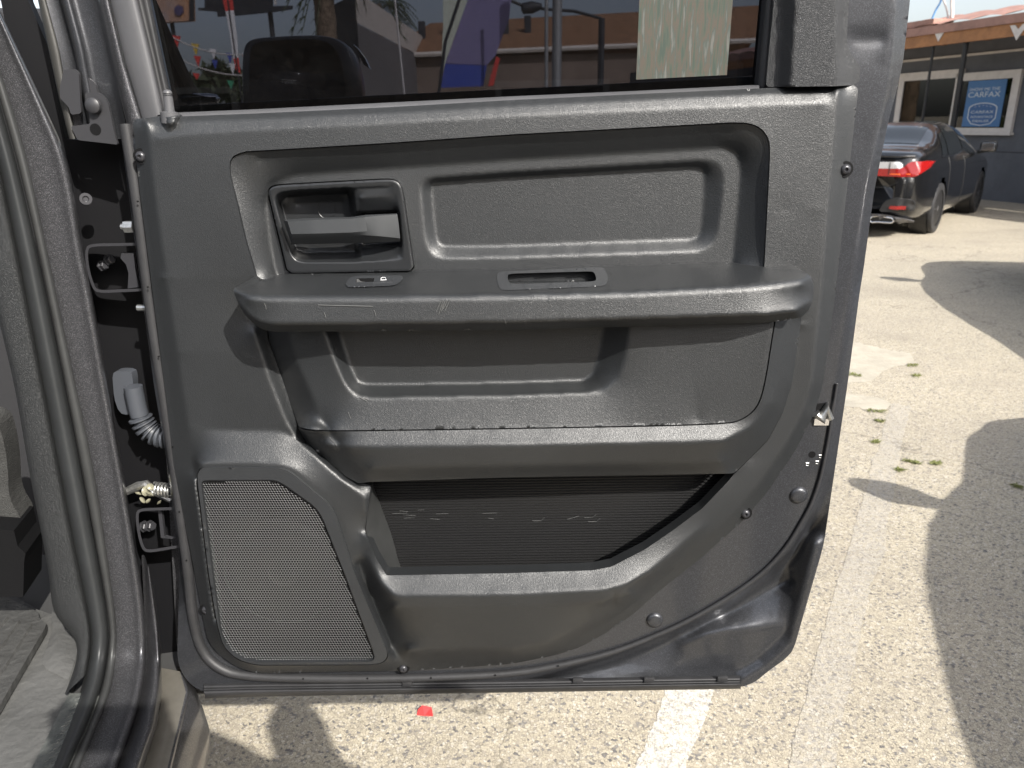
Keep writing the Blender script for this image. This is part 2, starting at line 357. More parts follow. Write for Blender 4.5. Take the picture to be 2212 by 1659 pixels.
def worn_paint(name, col, lo, hi):
    """road paint worn through to the paving"""
    m = GROUND.copy(); m.name = name; t_ = m.node_tree; b = t_.nodes['Principled BSDF']; L = t_.links.new
    src = b.inputs['Base Color'].links[0].from_socket
    tc = t_.nodes.new('ShaderNodeTexCoord'); n = t_.nodes.new('ShaderNodeTexNoise'); n.inputs['Scale'].default_value = 60; n.inputs['Detail'].default_value = 6; n.inputs['Roughness'].default_value = .7
    L(tc.outputs['Object'], n.inputs['Vector']); mr = t_.nodes.new('ShaderNodeMapRange'); mr.inputs[1].default_value = lo; mr.inputs[2].default_value = hi; L(n.outputs['Fac'], mr.inputs[0])
    mx = t_.nodes.new('ShaderNodeMix'); mx.data_type = 'RGBA'; mx.inputs[7].default_value = (*col, 1); L(mr.outputs[0], mx.inputs[0]); L(src, mx.inputs[6]); L(mx.outputs[2], b.inputs['Base Color'])
    return m
def ragged(poly, amp=4, step=8, z=.0012, ext_=None):
    p = resample(poly, step=step, closed=True); p = p + rng.normal(0, amp / 3, p.shape); return az(p[:, 0], p[:, 1], z)
LINEW = worn_paint('fresh white road paint', (.66, .64, .60), .34, .62)
LINEF = worn_paint('faded grey road paint', (.44, .41, .365), .36, .75)
CONC = mat('pale concrete', (.44, .40, .325), .85, bump=('noise', 40, .004, 8), vary=(6, .25))
def sheet(name, P3, m, kind='structure', **k):
    P3 = A(P3); return link(name, P3, [tuple(range(len(P3)))], m, smooth=False, kind=kind, **k)
sheet('parking_line', ragged([(1440, 1440), (1545, 1440), (1540, 1500), (1520, 1560), (1470, 1680), (1360, 1680), (1400, 1600), (1432, 1510)], 7, 9), LINEW)
sheet('faded_line', ragged(t(3, 2, (1060, 170), (1250, 190), (1200, 330), (1150, 520), (1100, 830), (1080, 1000), (1040, 1170), (1010, 1450), (960, 1659), (620, 1659), (690, 1450), (720, 1330), (780, 1130), (870, 860), (900, 660), (960, 560), (1000, 380)) [:8] + t(3, 3, (890, 100), (800, 500), (760, 720), (700, 1000), (630, 1280), (580, 1700), (170, 1700), (240, 1340), (320, 1080), (380, 850), (450, 560), (560, 200)) + t(3, 2, (620, 1659), (690, 1450), (780, 1130), (870, 860), (900, 660), (960, 560), (1000, 380)), 5, 10), LINEF)
sheet('concrete_patch', ragged(t(3, 2, (500, 60), (700, 80), (1000, 130), (1060, 180), (1000, 230), (760, 210), (500, 150)), 4, 8, .0018), CONC)
sheet('concrete_pad', ragged(t(3, 1, (500, 1290), (820, 1310), (1240, 1400), (1260, 1480), (1000, 1530), (900, 1640), (500, 1659)), 4, 8, .0015), CONC)

# ================================================================== the pickup truck
truck = thing('pickup_truck', (-0.9, 1.4, 0), 'dark granite metallic pickup truck with its rear passenger door wide open', 'pickup truck')
TRIM_OUT = smooth([(286, 257), (318, 255), (345, 250), (400, 251), (553, 245), (830, 232), (1106, 216), (1380, 203), (1659, 190), (1809, 186.5), (1855, 184)] +
    [(1829, 415), (1804, 640), (1778, 829), (1759, 892), (1721, 969), (1659, 1062), (1606, 1124), (1516, 1204), (1458, 1250), (1418, 1282), (1368, 1327), (1306, 1369), (1256, 1397), (1206, 1414), (1106, 1434), (883, 1449), (553, 1454), (512, 1441), (475, 1416), (450, 1386), (437, 1330), (422, 1244), (375, 1004), (355, 829), (302, 414)], True, 1)
INS = smooth([(556, 606), (530, 520), (512, 440), (495, 372), (497, 340), (525, 327), (553, 325.5), (830, 309), (1106, 290), (1350, 277), (1581, 264), (1618, 265), (1645, 276), (1662, 300), (1664, 330), (1659, 430), (1655, 505), (1650, 600), (1400, 610), (900, 612)], True, 1)
OPEN = [(573, 700), (579, 735), (613, 829), (645, 922), (662, 955), (748, 1030), (801, 1050), (789, 1152), (812, 1205), (835, 1243), (1106, 1238), (1281, 1232), (1321, 1224), (1393, 1187), (1456, 1144), (1516, 1099), (1571, 1042), (1586, 1024), (1621, 990), (1659, 951), (1691, 893), (1711, 829), (1730, 690), (1730, 660), (573, 660)]
SPK = smooth([(424, 1030), (430, 1012), (445, 1008), (553, 1009), (603, 1009.5), (628, 1018), (713, 1089), (728, 1117), (768, 1240), (838, 1408), (838, 1422), (826, 1433), (800, 1437), (553, 1438), (512, 1426), (482, 1398), (468, 1350), (450, 1244)], True, 1)
GRL = smooth([(434, 1044), (440, 1037), (553, 1036.5), (590, 1036), (610, 1043), (678, 1092), (695, 1113), (747, 1244), (810, 1416), (808, 1426), (798, 1430), (553, 1431), (520, 1425), (490, 1405), (476, 1370), (460, 1250)], True, 1)
POCK_EDGE = [(1531, 1164), (1478, 1212), (1418, 1262), (1356, 1314), (1306, 1349), (1256, 1379), (1206, 1404), (1156, 1419), (1106, 1425), (903, 1433), (870, 1425), (842, 1395), (820, 1340), (793, 1270), (776, 1215)]
trim_curves = [(np.vstack([TRIM_OUT, TRIM_OUT[:1]]), .0075),
    ([(317, 259), (333, 414), (393, 829), (420, 1000), (437, 1100), (455, 1244), (468, 1340)], .022),
    ([(1809, 190), (1790, 415), (1772, 640), (1754, 829), (1738, 886), (1702, 955), (1640, 1046), (1588, 1106), (1540, 1150), (1478, 1204)], .022),
    ([(345, 268), (400, 262), (553, 256), (830, 243), (1106, 228), (1380, 214), (1659, 201), (1795, 199)], .017),
    ([(340, 300), (400, 290), (553, 280), (830, 266), (1106, 250), (1380, 238), (1659, 226), (1780, 222)], .0235),
    (np.vstack([INS, INS[:1]]), .024),
    ([(350, 600), (440, 600), (545, 600)], .023), ([(1700, 700), (1735, 700)], .023), ([(1690, 450), (1770, 450)], .023),
    ([(548, 715), (585, 829), (620, 915), (641, 946)], .024), ([(573, 660), (579, 735), (613, 829), (645, 922), (662, 955)], .008),
    ([(380, 760), (480, 760), (560, 760)], .023), ([(405, 925), (520, 930), (610, 930), (641, 946)], .023),
    ([(424, 1000), (553, 1001), (606, 1003), (634, 1012), (720, 1084), (736, 1114), (772, 1210)], .047), (np.vstack([SPK, SPK[:1]]), .047),
    ([(641, 946), (690, 990), (745, 1040), (790, 1075), (792, 1110)], [.024, .038, .046, .047, .046]), ([(662, 955), (748, 1030), (801, 1050)], [.012, .030, .036]), ([(801, 1050), (789, 1152)], .040),
    ([(776, 1160), (789, 1152), (812, 1205), (835, 1243), (1106, 1238), (1281, 1232), (1321, 1224), (1393, 1187), (1456, 1144), (1516, 1099), (1571, 1042), (1586, 1024)], [.045, .048, .054, .058, .058, .058, .056, .048, .038, .030, .024, .022]),
    ([(790, 1190), (822, 1260), (850, 1288), (1106, 1285), (1306, 1275), (1356, 1262), (1400, 1238), (1460, 1190), (1520, 1135)], [.048, .066, .075, .078, .077, .072, .062, .045, .030]),
    ([(850, 1310), (1106, 1308), (1306, 1300), (1360, 1280)], [.072, .076, .074, .066]),
    ([(880, 1405), (1106, 1402), (1180, 1388), (1250, 1350), (1330, 1290)], [.048, .052, .050, .050, .052]),
    (POCK_EDGE, [.018] * 11 + [.016, .016, .018, .03]),
    ([(1621, 990), (1659, 951), (1691, 893), (1711, 829), (1730, 690)], .020)]
trimF = Field(trim_curves, 2, 9)
door_outer = smooth([(1966, -60), (1966, 0), (1951, 132), (1936, 200), (1919, 262), (1906, 325), (1888, 415), (1866, 577), (1856, 640), (1831, 829), (1779, 1179), (1757, 1244), (1714, 1404), (1696, 1424), (1659, 1450), (1631, 1474), (1600, 1485), (1106, 1493), (553, 1500), (450, 1500), (412, 1480), (390, 1450), (383, 1419), (386, 1300), (388, 1192), (375, 1117), (360, 992), (332, 829), (310, 652), (277, 415), (262, 300), (258, 270), (300, 262), (360, 262), (900, 246), (1640, 205), (1665, 180), (1668, 0), (1668, -60)], True, 1)
ARC = [(1779, 1029), (1759, 1094), (1739, 1134), (1709, 1184), (1656, 1241), (1581, 1294), (1481, 1352), (1393, 1389), (1316, 1422), (1181, 1457), (1106, 1474), (900, 1480), (553, 1484)]
ARC2 = [(u + 8, v + 10) for u, v in ARC]
shellF = Field([(ARC, 0), ([(u - 40, v - 40) for u, v in ARC], 0), (ARC2, [-.012, -.02] + [-.042] * 5 + [-.036, -.034, -.03, -.024, -.02, -.02]),
    ([(1764, 1167), (1741, 1244), (1705, 1385), (1650, 1436), (1590, 1470)], -.006), ([(1752, 1167), (1728, 1244), (1694, 1372), (1640, 1424), (1580, 1460)], -.016), ([(1470, 1388), (1520, 1368), (1580, 1356), (1690, 1350)], [-.026, -.018, -.014, -.013]), ([(1400, 1458), (1580, 1445)], -.018), ([(1560, 1330), (1640, 1280), (1708, 1252)], -.044), ([(1200, 1485), (1580, 1478)], -.012),
    ([(1757, 1244), (1714, 1404), (1696, 1424), (1659, 1450), (1600, 1485)], -.004),
    ([(1934, -60), (1934, 0), (1926, 82), (1916, 175), (1901, 250), (1889, 320), (1873, 415), (1856, 565), (1814, 829), (1796, 942), (1779, 1029)], .001),
    ([(1966, -60), (1966, 0), (1951, 132), (1936, 200), (1919, 262), (1906, 325), (1888, 415), (1866, 577), (1831, 829), (1779, 1179)], -.012),
    ([(1840, 55), (1900, 55)], 0), ([(1845, 85), (1905, 85)], -.0022), ([(1862, 140), (1905, 140)], 0), ([(1860, 300), (1860, 300.5)], 0),
    ([(262, 300), (277, 415), (310, 652), (332, 829), (360, 992), (388, 1192), (386, 1300)], -.03), ([(285, 300), (300, 415), (328, 652), (352, 829), (376, 992), (400, 1192), (412, 1330)], 0),
    ([(320, 300), (1700, 300), (1700, 900), (1400, 1200), (600, 1300), (400, 800)], 0), ([(460, 1440), (560, 1468), (1100, 1465)], 0)], 3, 6)
SH = [(345, 290), (1770, 225), (1760, 640), (1735, 860), (1680, 985), (1590, 1085), (1440, 1212), (1290, 1336), (1100, 1396), (870, 1415), (560, 1425), (505, 1395), (475, 1330), (440, 1150), (385, 800)]
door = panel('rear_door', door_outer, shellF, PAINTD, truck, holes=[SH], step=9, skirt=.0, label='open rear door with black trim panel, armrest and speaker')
tag(door)
# door edge and outer skin
dv, df = [], []
q = resample(door_outer, step=9, closed=True); k = len(q); a = P(q[:, 0], q[:, 1], shellF(q[:, 0], q[:, 1])); 
edge = [a, a - DN * .02 + 0, a - DN * np.where(q[:, 1] < 280, .03, .075)[:, None]]
for i in range(2):
    n = len(dv); dv += list(edge[i]) + list(edge[i + 1]); df += [(n + j, n + (j + 1) % k, n + k + (j + 1) % k, n + k + j) for j in range(k)]
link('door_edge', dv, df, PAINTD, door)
sk_out = smooth([(1898, 196), (1893, 250), (1872, 415), (1831, 829), (1779, 1179), (1714, 1404), (1659, 1450), (1600, 1485), (553, 1500), (420, 1500), (383, 1419), (360, 992), (332, 829), (277, 415), (262, 262), (900, 236), (1640, 200)], True, 1)
panel('outer_skin', sk_out, flat(-.08), PAINT, door, step=40, skirt=.0)

panel('trim_panel', TRIM_OUT, trimF, TRIM, door, holes=[INS, OPEN, SPK], step=5, skirt=.012, hole_skirt=.02)
# ---- upper insert with its sunken rectangle
IN_F = [(598, 600), (584, 520), (575, 440), (590, 398), (640, 378), (1106, 345), (1560, 318), (1592, 330), (1600, 370), (1592, 470), (1582, 585)]
DEB_O = smooth([(908, 400), (918, 388), (935, 385), (1106, 373), (1530, 347), (1556, 354), (1564, 380), (1560, 440), (1548, 520), (1520, 543), (1106, 556), (950, 559), (928, 548), (918, 510)], True, 1)
DEB_I = smooth([(931, 404), (936, 394), (1106, 381), (1496, 360), (1518, 363), (1523, 380), (1521, 415), (1515, 505), (1500, 517), (1106, 531), (958, 533), (944, 522), (937, 470)], True, 1)
insF = Field([(np.vstack([INS, INS[:1]]), .022), (IN_F, -.003), ([(598, 600), (900, 597), (1106, 592), (1582, 585)], -.003), (np.vstack([DEB_O, DEB_O[:1]]), -.003), (np.vstack([DEB_I, DEB_I[:1]]), -.016), ([(960, 460), (1490, 440)], -.016), ([(540, 326), (830, 311), (1106, 293), (1581, 267)], .0215),
    ([(560, 345), (830, 327), (1106, 309), (1581, 284)], .014)], 2, 5)
BEZ = smooth([(579, 416), (583, 405), (597, 400), (700, 394), (835, 387), (854, 389), (866, 399), (871, 420), (895, 586), (621, 591)], True, 1)
panel('upper_insert', shrink(INS, 2.6), lambda u, v: insF(u, v) - .0015, TRIM, door, holes=[shrink(BEZ, -2.0)], step=5, skirt=.01)
# ---- armrest
AB = [(506, 620), (525, 619), (553, 615), (578, 603), (620, 592), (760, 588), (895, 586), (1106, 581), (1350, 574), (1568, 567), (1620, 572), (1643, 579), (1690, 581), (1721, 582), (1742, 588)]
ABH = [.070, .056, .036, .018, .002, -.003, -.003, -.003, -.003, -.002, .008, .028, .032, .036, .042]
AT = [(512, 630), (535, 634), (560, 636), (653, 637), (878, 636), (1106, 633), (1356, 627), (1606, 615), (1690, 607), (1735, 602), (1750, 604)]
ATH = [.074, .078, .079, .078, .080, .081, .080, .078, .074, .066, .056]
AC = [(514, 652), (535, 680), (560, 696), (595, 702), (1106, 697), (1659, 680), (1720, 672), (1748, 652)]
ACH = [.074, .079, .082, .084, .087, .085, .078, .062]
AU = [(508, 640), (520, 668), (540, 692), (562, 710), (590, 717), (1106, 713), (1659, 697), (1731, 686), (1750, 668), (1757, 640)]
AUH = [.070, .069, .067, .065, .063, .064, .060, .054, .052, .050]
ATH, ACH, AUH = [[h * 1.32 for h in x] for x in (ATH, ACH, AUH)]; ABH[0], ABH[1], ABH[2], ABH[-1], ABH[-2], ABH[-3] = .092, .070, .042, .062, .05, .04
ARM_OUT = smooth(AB + [(1755, 602), (1758, 628)] + AU[::-1] + [(505, 630)], True, 1)
armF = Field([(AB, ABH), (AT, ATH), ([(u, v + 13) for u, v in AT[1:-1]], [h + .005 for h in ATH[1:-1]]), (AC, ACH), (AU, AUH), ([(1742, 588), (1755, 602), (1758, 628), (1757, 640)], .066), ([(506, 620), (505, 632), (508, 640)], .092)], 2, 8)
CUP_O = smooth([(1072, 596), (1078, 588), (1100, 587), (1290, 578), (1304, 579), (1311, 588), (1314, 606), (1308, 616), (1290, 619), (1090, 627), (1078, 624)], True, 1)
CUP_I = smooth([(1096, 594), (1104, 591), (1276, 586), (1284, 588), (1289, 604), (1284, 608), (1108, 614), (1098, 610)], True, 1)
SW_O = smooth([(746, 614), (750, 606), (759, 599), (775, 597), (860, 596), (868, 598), (868, 607), (852, 617), (752, 621)], True, 1)
armrest = panel('armrest', ARM_OUT, armF, TRIM, door, holes=[CUP_I, A([(765, 601), (850, 599), (846, 609), (766, 611)])], step=4, skirt=.06, back=-.004, hole_skirt=.001)
cupF = Field([(np.vstack([CUP_O, CUP_O[:1]]), armF(*np.vstack([CUP_O, CUP_O[:1]]).T) + .002), (np.vstack([CUP_I, CUP_I[:1]]), armF(*np.vstack([CUP_I, CUP_I[:1]]).T) + .0055)], 2.0, 0)
CUPM = mat('satin grey cup plastic', (.034, .036, .039), .36, spec=.7)
panel('pull_cup', CUP_O, cupF, CUPM, door, holes=[CUP_I], step=3, skirt=.003, hole_skirt=.001)
ci = A([(1095, 590), (1287, 583), (1291, 608), (1097, 616)]); top = P(ci[:, 0], ci[:, 1], armF(ci[:, 0], ci[:, 1]) - .001); n = 4
link('cup_well', list(top) + list(top - np.array([0, 0, .05])), [(i, (i + 1) % n, n + (i + 1) % n, n + i) for i in range(n)] + [tuple(range(2 * n - 1, n - 1, -1))], SATIN, door, smooth=False)
# window switch
swF = lambda u, v: armF(u, v) + .005
panel('switch_bezel', SW_O, swF, CUPM, door, holes=[A([(770, 601.5), (847, 599.5), (842, 608), (768, 610)])], step=3, skirt=.006, hole_skirt=.001)
swp = A([(770, 601.5), (847, 599.5), (842, 608), (768, 610)]); tp = P(swp[:, 0], swp[:, 1], swF(swp[:, 0], swp[:, 1]))
link('switch_well', list(tp) + list(tp - np.array([0, 0, .006])), [(i, (i + 1) % 4, 4 + (i + 1) % 4, 4 + i) for i in range(4)] + [(7, 6, 5, 4)], DARKP, door, smooth=False)
key = A([(809, 600.5), (851, 598), (848, 608.5), (806, 610)]); kf = P(key[:, 0], key[:, 1], swF(key[:, 0], key[:, 1]) + .0025)
sw = MB(); sw.prism(kf, -np.array([0, 0, .006])); switch = sw.build('window_switch', CUPM, door)
g = MB()
for poly in ([(823, 600.2), (831, 599.4), (834, 604.2), (824, 604.8)], [(824.5, 601.2), (830, 600.6), (832, 603.4), (825.5, 603.8)]): pass
ic = [(822.8, 604.9), (823.4, 600.6), (826, 599.3), (832, 599.1), (834.3, 604.4), (822.8, 604.9)]
ip = A(ic); g.tube(P(ip[:, 0], ip[:, 1], swF(ip[:, 0], ip[:, 1]) + .0030), .0004, 5); g.build('window_symbol', PRINT, door)
lp = A([(770, 609.6), (770.5, 602.5), (774, 603), (779, 608), (788, 609.2)]); lq = P(lp[:, 0], lp[:, 1], swF(lp[:, 0], lp[:, 1]) + .0005)
MB().prism(lq, -DN * .001).build('switch_dish', SCUFF, door)
# ---- lower insert and bolster
GROOVE = smooth([(645, 921), (658, 926), (690, 929), (753, 929.5), (1106, 924.5), (1568, 916), (1606, 904), (1636, 879), (1651, 829), (1664, 745), (1673, 690)], False, 2)
U_O = [(690, 690), (703, 720), (728, 790), (748, 832), (768, 855), (800, 858), (1106, 853), (1300, 846), (1335, 822), (1350, 780), (1362, 700), (1363, 680)]
U_I = [(722, 690), (732, 718), (755, 790), (772, 826), (795, 833), (1106, 828), (1262, 823), (1280, 810), (1292, 775), (1306, 700), (1308, 680)]
LEFT = [(573, 660), (579, 735), (613, 829), (645, 922), (662, 955), (748, 1030), (775, 1044)]
bolR = Field([(LEFT, [.004, .004, .006, .010, .012, .028, .034]), ([(605, 660), (640, 780), (700, 915), (740, 975), (790, 1020)], [.030, .031, .038, .046, .046]), 
    (U_O, .040), (U_I, .021), ([(780, 690), (820, 790), (1230, 780), (1270, 690)], .021), (GROOVE, [.049] * len(GROOVE)), ([(1470, 650), (1510, 912)], [.040, .0475]), ([(700, 960), (760, 966), (1106, 962), (1560, 954), (1620, 925), (1665, 870), (1690, 760), (1700, 690)], [.046, .056, .059, .057, .050, .043, .036, .034]),
    ([(775, 1044), (800, 1040), (1106, 1031), (1576, 1023), (1586, 1022)], [.036, .040, .042, .030, .024]), ([(800, 1010), (1106, 1004), (1560, 996)], [.052, .054, .046]),
    ([(1586, 1022), (1621, 989), (1659, 950), (1691, 892), (1711, 829), (1731, 690)], .022)], 2, 8)
bolF = lambda u, v: bolR(u, v) * 1.4 - .002
LOW_I = np.vstack([GROOVE, [(1668, 668), (560, 690), (573, 700), (579, 735), (613, 829)]])
panel('lower_insert', LOW_I, bolF, TRIM, door, step=6, skirt=.006)
gd = np.gradient(GROOVE, axis=0); gn = np.stack([-gd[:, 1], gd[:, 0]], 1); gn /= np.linalg.norm(gn, axis=1)[:, None]
BOL = np.vstack([(GROOVE + gn * 3.0)[::-1], [(652, 938), (662, 955), (748, 1030), (775, 1044), (800, 1041), (1106, 1031), (1576, 1023), (1586, 1022), (1621, 989), (1659, 950), (1691, 892), (1711, 829), (1731, 690), (1731, 670)]])
sv_, sf_ = loft([P(*(GROOVE - gn * 4).T, bolF(*(GROOVE - gn * 4).T) - .005), P(*(GROOVE + gn * 7).T, bolF(*(GROOVE + gn * 7).T) - .005)], 80); link('seam', sv_, sf_, DARKP, door)
panel('bolster', BOL, lambda u, v: bolF(u, v) - .001, TRIM, door, step=6, skirt=.05, back=-.03)
# ---- storage pocket: ribbed back wall, smooth end wall
ribs = []; v0 = 1046; RB_H = -.022
ptl = lambda v: 801 + (v - 1048) * .37
prt = lambda v: 1560 - (v - 1040) * .75
rv, rf = [], []
for i in range(38):
    v = 1030 + i * 5.65; uu = np.linspace(ptl(v) - 6, 1560 if v < 1060 else prt(v) + 60, 24)
    sl_ = -.011 * (uu - 806) / 700                       # lines climb slightly to the right
    for dv_, hh in ((0, 0), (3.2, 0), (3.9, .0024), (4.7, .0024), (5.0, 0)):
        rv.append(P(uu, v + dv_ + 900 * sl_, RB_H + hh))
S = np.stack(rv); m_, n_ = S.shape[:2]
link('ribbed_wall', S.reshape(-1, 3), [(a_ * n_ + b_, (a_ + 1) * n_ + b_, (a_ + 1) * n_ + b_ + 1, a_ * n_ + b_ + 1) for a_ in range(m_ - 1) for b_ in range(n_ - 1)], RIBM, door, smooth=False)
ew = [P(A([801, 797, 789, 800, 812, 835]), A([1040, 1085, 1152, 1180, 1208, 1246]), A([.034, .038, .046, .048, .046, .044])), P(A([803, 822, 846, 854, 860, 880]), A([1040, 1090, 1155, 1185, 1210, 1262]), RB_H + .002)]
v_, f_ = loft(ew, 12); link('pocket_end_wall', v_, f_, DUSTY, door)
rw = A([(835, 1243), (1106, 1238), (1281, 1232), (1321, 1224), (1393, 1187), (1456, 1144), (1516, 1099), (1571, 1042), (1600, 1010)]); ra = P(rw[:, 0], rw[:, 1], trimF(rw[:, 0], rw[:, 1]) - .001); 
v_, f_ = loft([ra, ra - DN * .008 - np.array([0, 0, .01]), ra - DN * .02 - np.array([0, 0, .08])], 40); link('pocket_rim_back', v_, f_, SMOOTH, door)
# ---- speaker
spkF = Field([(np.vstack([SPK, SPK[:1]]), .049), (np.vstack([GRL, GRL[:1]]), .049)], 3, 0)
panel('speaker_frame', shrink(SPK, 1.6), lambda u, v: spkF(u, v) + .001, SMOOTH, door, holes=[GRL], step=6, skirt=.01)
gc = resample(GRL, step=5, closed=True)
def grille():
    px, ix, hd = 5.75, 2.5, .003; V = []; Fc = []; py = px * .866; cx, cy = 610, 1230
    def z(x, y): return .0445 + .0 * np.exp(-(((x - cx) / 180) ** 2 + ((y - cy) / 220) ** 2))
    ctr = np.array([(430 + px * i + (px / 2 if j % 2 else 0), 1034 + py * j) for j in range(84) for i in range(70)])
    ok = inside(ctr, gc) & (seg_dist(ctr, gc) > 2.2); ctr = ctr[ok]
    an = np.radians(np.arange(6) * 60 + 30); ro = px / math.sqrt(3)
    ux = np.stack([np.cos(an), np.sin(an)], 1)
    for c in ctr:
        o_ = c + ux * ro; i_ = c + ux * ix; n0 = len(V)
        for pts_, dh in ((o_, 0), (i_, -.0003), (i_, -hd)):
            V.append((pts_, dh))
    U = np.vstack([a_ for a_, _ in V]); Hh = np.concatenate([np.full(6, d_) for _, d_ in V]) + z(U[:, 0], U[:, 1]); Q = P(U[:, 0], U[:, 1], Hh)
    for c in range(len(ctr)):
        b_ = c * 18
        for k_ in range(6):
            e_ = (k_ + 1) % 6; Fc += [(b_ + k_, b_ + 6 + k_, b_ + 6 + e_, b_ + e_), (b_ + 6 + k_, b_ + 12 + k_, b_ + 12 + e_, b_ + 6 + e_)]
    return Q, Fc
Q, Fc = grille(); GRM = mat('speaker grille plastic', (.042, .043, .044), .42, spec=.6)
link('speaker_grille', Q, Fc, GRM, door, smooth=False)
panel('grille_edge', GRL, lambda u, v: np.full(np.shape(u), .0445), SMOOTH, door, holes=[np.asarray(gc) * .985 + np.array([618, 1240]) * .015], step=6, skirt=.01)
panel('speaker_back', GRL, flat(.030), DARKP, door, step=20, skirt=0)
sb = MB(); sc_ = P(612, 1235, .031); sb.lathe(sc_, DN, [(.001, .085), (.006, .08), (-.0, .07), (-.006, .03), (.002, .022), (.004, .001)], 40); sb.build('speaker_cone', DARKP, door, True)
# ---- door handle
BZI = smooth([(592, 425), (600, 416), (640, 411), (760, 405), (850, 402), (858, 410), (871, 556), (862, 561), (785, 565), (655, 566), (634, 560), (615, 505)], True, 1)
bezF = Field([(np.vstack([BEZ, BEZ[:1]]), .0045), (np.vstack([BZI, BZI[:1]]), .0055), (shrink(BEZ, 3), .0060),
    ([(607, 434), (620, 424), (700, 420), (752, 417)], [-.026, -.030, -.030, -.030]), ([(606, 440), (622, 500), (640, 540), (662, 548), (768, 545)], -.030), ([(640, 440), (740, 435), (745, 530), (665, 535)], -.033), ([(752, 417), (757, 462), (764, 500), (768, 545)], -.030),
    ([(764, 409), (770, 458)], [.001, -.004]), ([(775, 407), (848, 403)], .003), ([(778, 428), (852, 424)], .004), ([(780, 458), (856, 456)], -.006), ([(785, 462), (858, 460), (862, 524), (786, 530)], -.028),
    ([(784, 534), (866, 528)], -.014), ([(776, 540), (784, 556), (800, 561), (868, 555)], [-.008, -.002, .002, .004]), ([(772, 536), (779, 560)], [-.026, .002])], 1.25, 5)
bez = panel('handle_bezel', shrink(BEZ, 1.2), bezF, SATIN, door, step=2.6, skirt=.012)
def zq(pts): return [(548.6 + .16865 * x, 362.1 + .16865 * y) for x, y in pts]
hr = []
for pts, hh in ((zq([(380, 690), (700, 665), (1250, 650), (1430, 640), (1600, 625), (1825, 610)]), [.012, .012, .012, .010, .003, -.004]),
                (zq([(372, 668), (700, 648), (1250, 632), (1430, 606), (1600, 598), (1828, 588)]), [.024, .026, .027, .027, .018, .006]),
                (zq([(430, 690), (720, 672), (1250, 655), (1430, 632), (1600, 615), (1836, 600)]), [.030, .032, .033, .033, .022, .008]),
                (zq([(480, 850), (760, 845), (1250, 830), (1430, 815), (1620, 790), (1858, 760)]), [.032, .035, .036, .035, .024, .010]),
                (zq([(505, 900), (780, 892), (1250, 872), (1430, 865), (1640, 880), (1872, 905)]), [.028, .031, .032, .033, .024, .010]),
                (zq([(465, 985), (780, 978), (1250, 968), (1430, 962), (1640, 955), (1876, 945)]), [.015, .017, .018, .018, .014, .004]),
                (zq([(480, 975), (780, 965), (1250, 955), (1430, 950), (1640, 945), (1870, 935)]), [.004, .004, .004, .004, .000, -.008])):
    q_ = A(pts); hr.append(P(q_[:, 0], q_[:, 1], A(hh)))
v_, f_ = loft(hr, 30, 1); v_ = list(v_); nn = 30; rows = len(v_) // nn
f_ += [tuple(i * nn for i in range(rows)), tuple(i * nn + nn - 1 for i in range(rows - 1, -1, -1))]
hob = link('door_handle', v_, f_, mat('satin handle plastic', (.028, .030, .032), .5, spec=.5), door); sharp(hob, 22)
cp = np.array([(632 + 71 * 0 + 0, 0)]); ang = np.linspace(0, 2 * math.pi, 25)
cu, cv = 706 + 19 * np.cos(ang), 452 + 20 * np.sin(ang); cu = np.minimum(cu, 724)
MB().tube(P(cu, cv, bezF(cu, cv) + .0008), .0005, 5).build('access_cap', SATIN, door, True)
# ---- screws, clips, bumps, holes
def screw(u, v, h, r_=.0062, m=BLACKST, name='screw'):
    c = P(u, v, h); MB().lathe(c, DN, [(0, r_), (.0015, r_), (.0035, r_ * .75), (.0042, r_ * .42), (.0042, r_ * .36), (.0018, r_ * .3), (.0018, .0001)], 18).build(name, m, door, True)
    MB().lathe(c - DN * .0006, DN, [(0, r_ * 1.55), (.0008, r_ * 1.5), (.0008, r_ * 1.05)], 20, False).build('screw_seat', DARKP, door, True)
for u, v, h in ((304, 338, .014), (1826, 366, .0125), (1610, 1109, .0125), (445, 1317, .016), (871, 1444, .012)): screw(u, v, h)
def dome(u, v, r_, hh, m, name='bump'):
    c = P(u, v, shellF(A(u), A(v))); MB().lathe(c, DN, [(0, r_), (hh * .5, r_ * .93), (hh * .85, r_ * .75), (hh, r_ * .5), (hh * 1.05, .0001)], 24).build(name, m, door, True)
dome(1725, 1069, .0125, .005, PAINTD, 'pressed_dimple'); dome(1414, 1339, .0125, .005, PAINTD, 'pressed_dimple')
c = P(1754, 982, 0.0004); MB().lathe(c, DN, [(0, .0048), (.0003, .0048)], 18).build('drain_hole', DARKP, door)
for u, v in ((1772, 986), (1765, 999), (1744, 1003)): MB().tube(P(A([u - 3, u + 3, u + 2, u - 3]), A([v - 3, v - 3, v + 3, v + 2]), .0006), .0007, 5).build('stamped_mark', STEEL, door, True)
# latch window
MB().prism(P(A([1764, 1800, 1795, 1760]), A([872, 868, 918, 918]), .0008), -DN * .001).build('latch_opening', DARKP, door)
MB().tube(P(A([1762, 1775, 1785, 1795]), A([893, 905, 880, 905]), .004), [.006, .008, .007, .004], 10).build('latch_claw', STEEL, door, True)
MB().prism(P(A([1760, 1794, 1790, 1758]), A([905, 905, 919, 919]), .003), -DN * .002).build('latch_plate', CHROME, door)
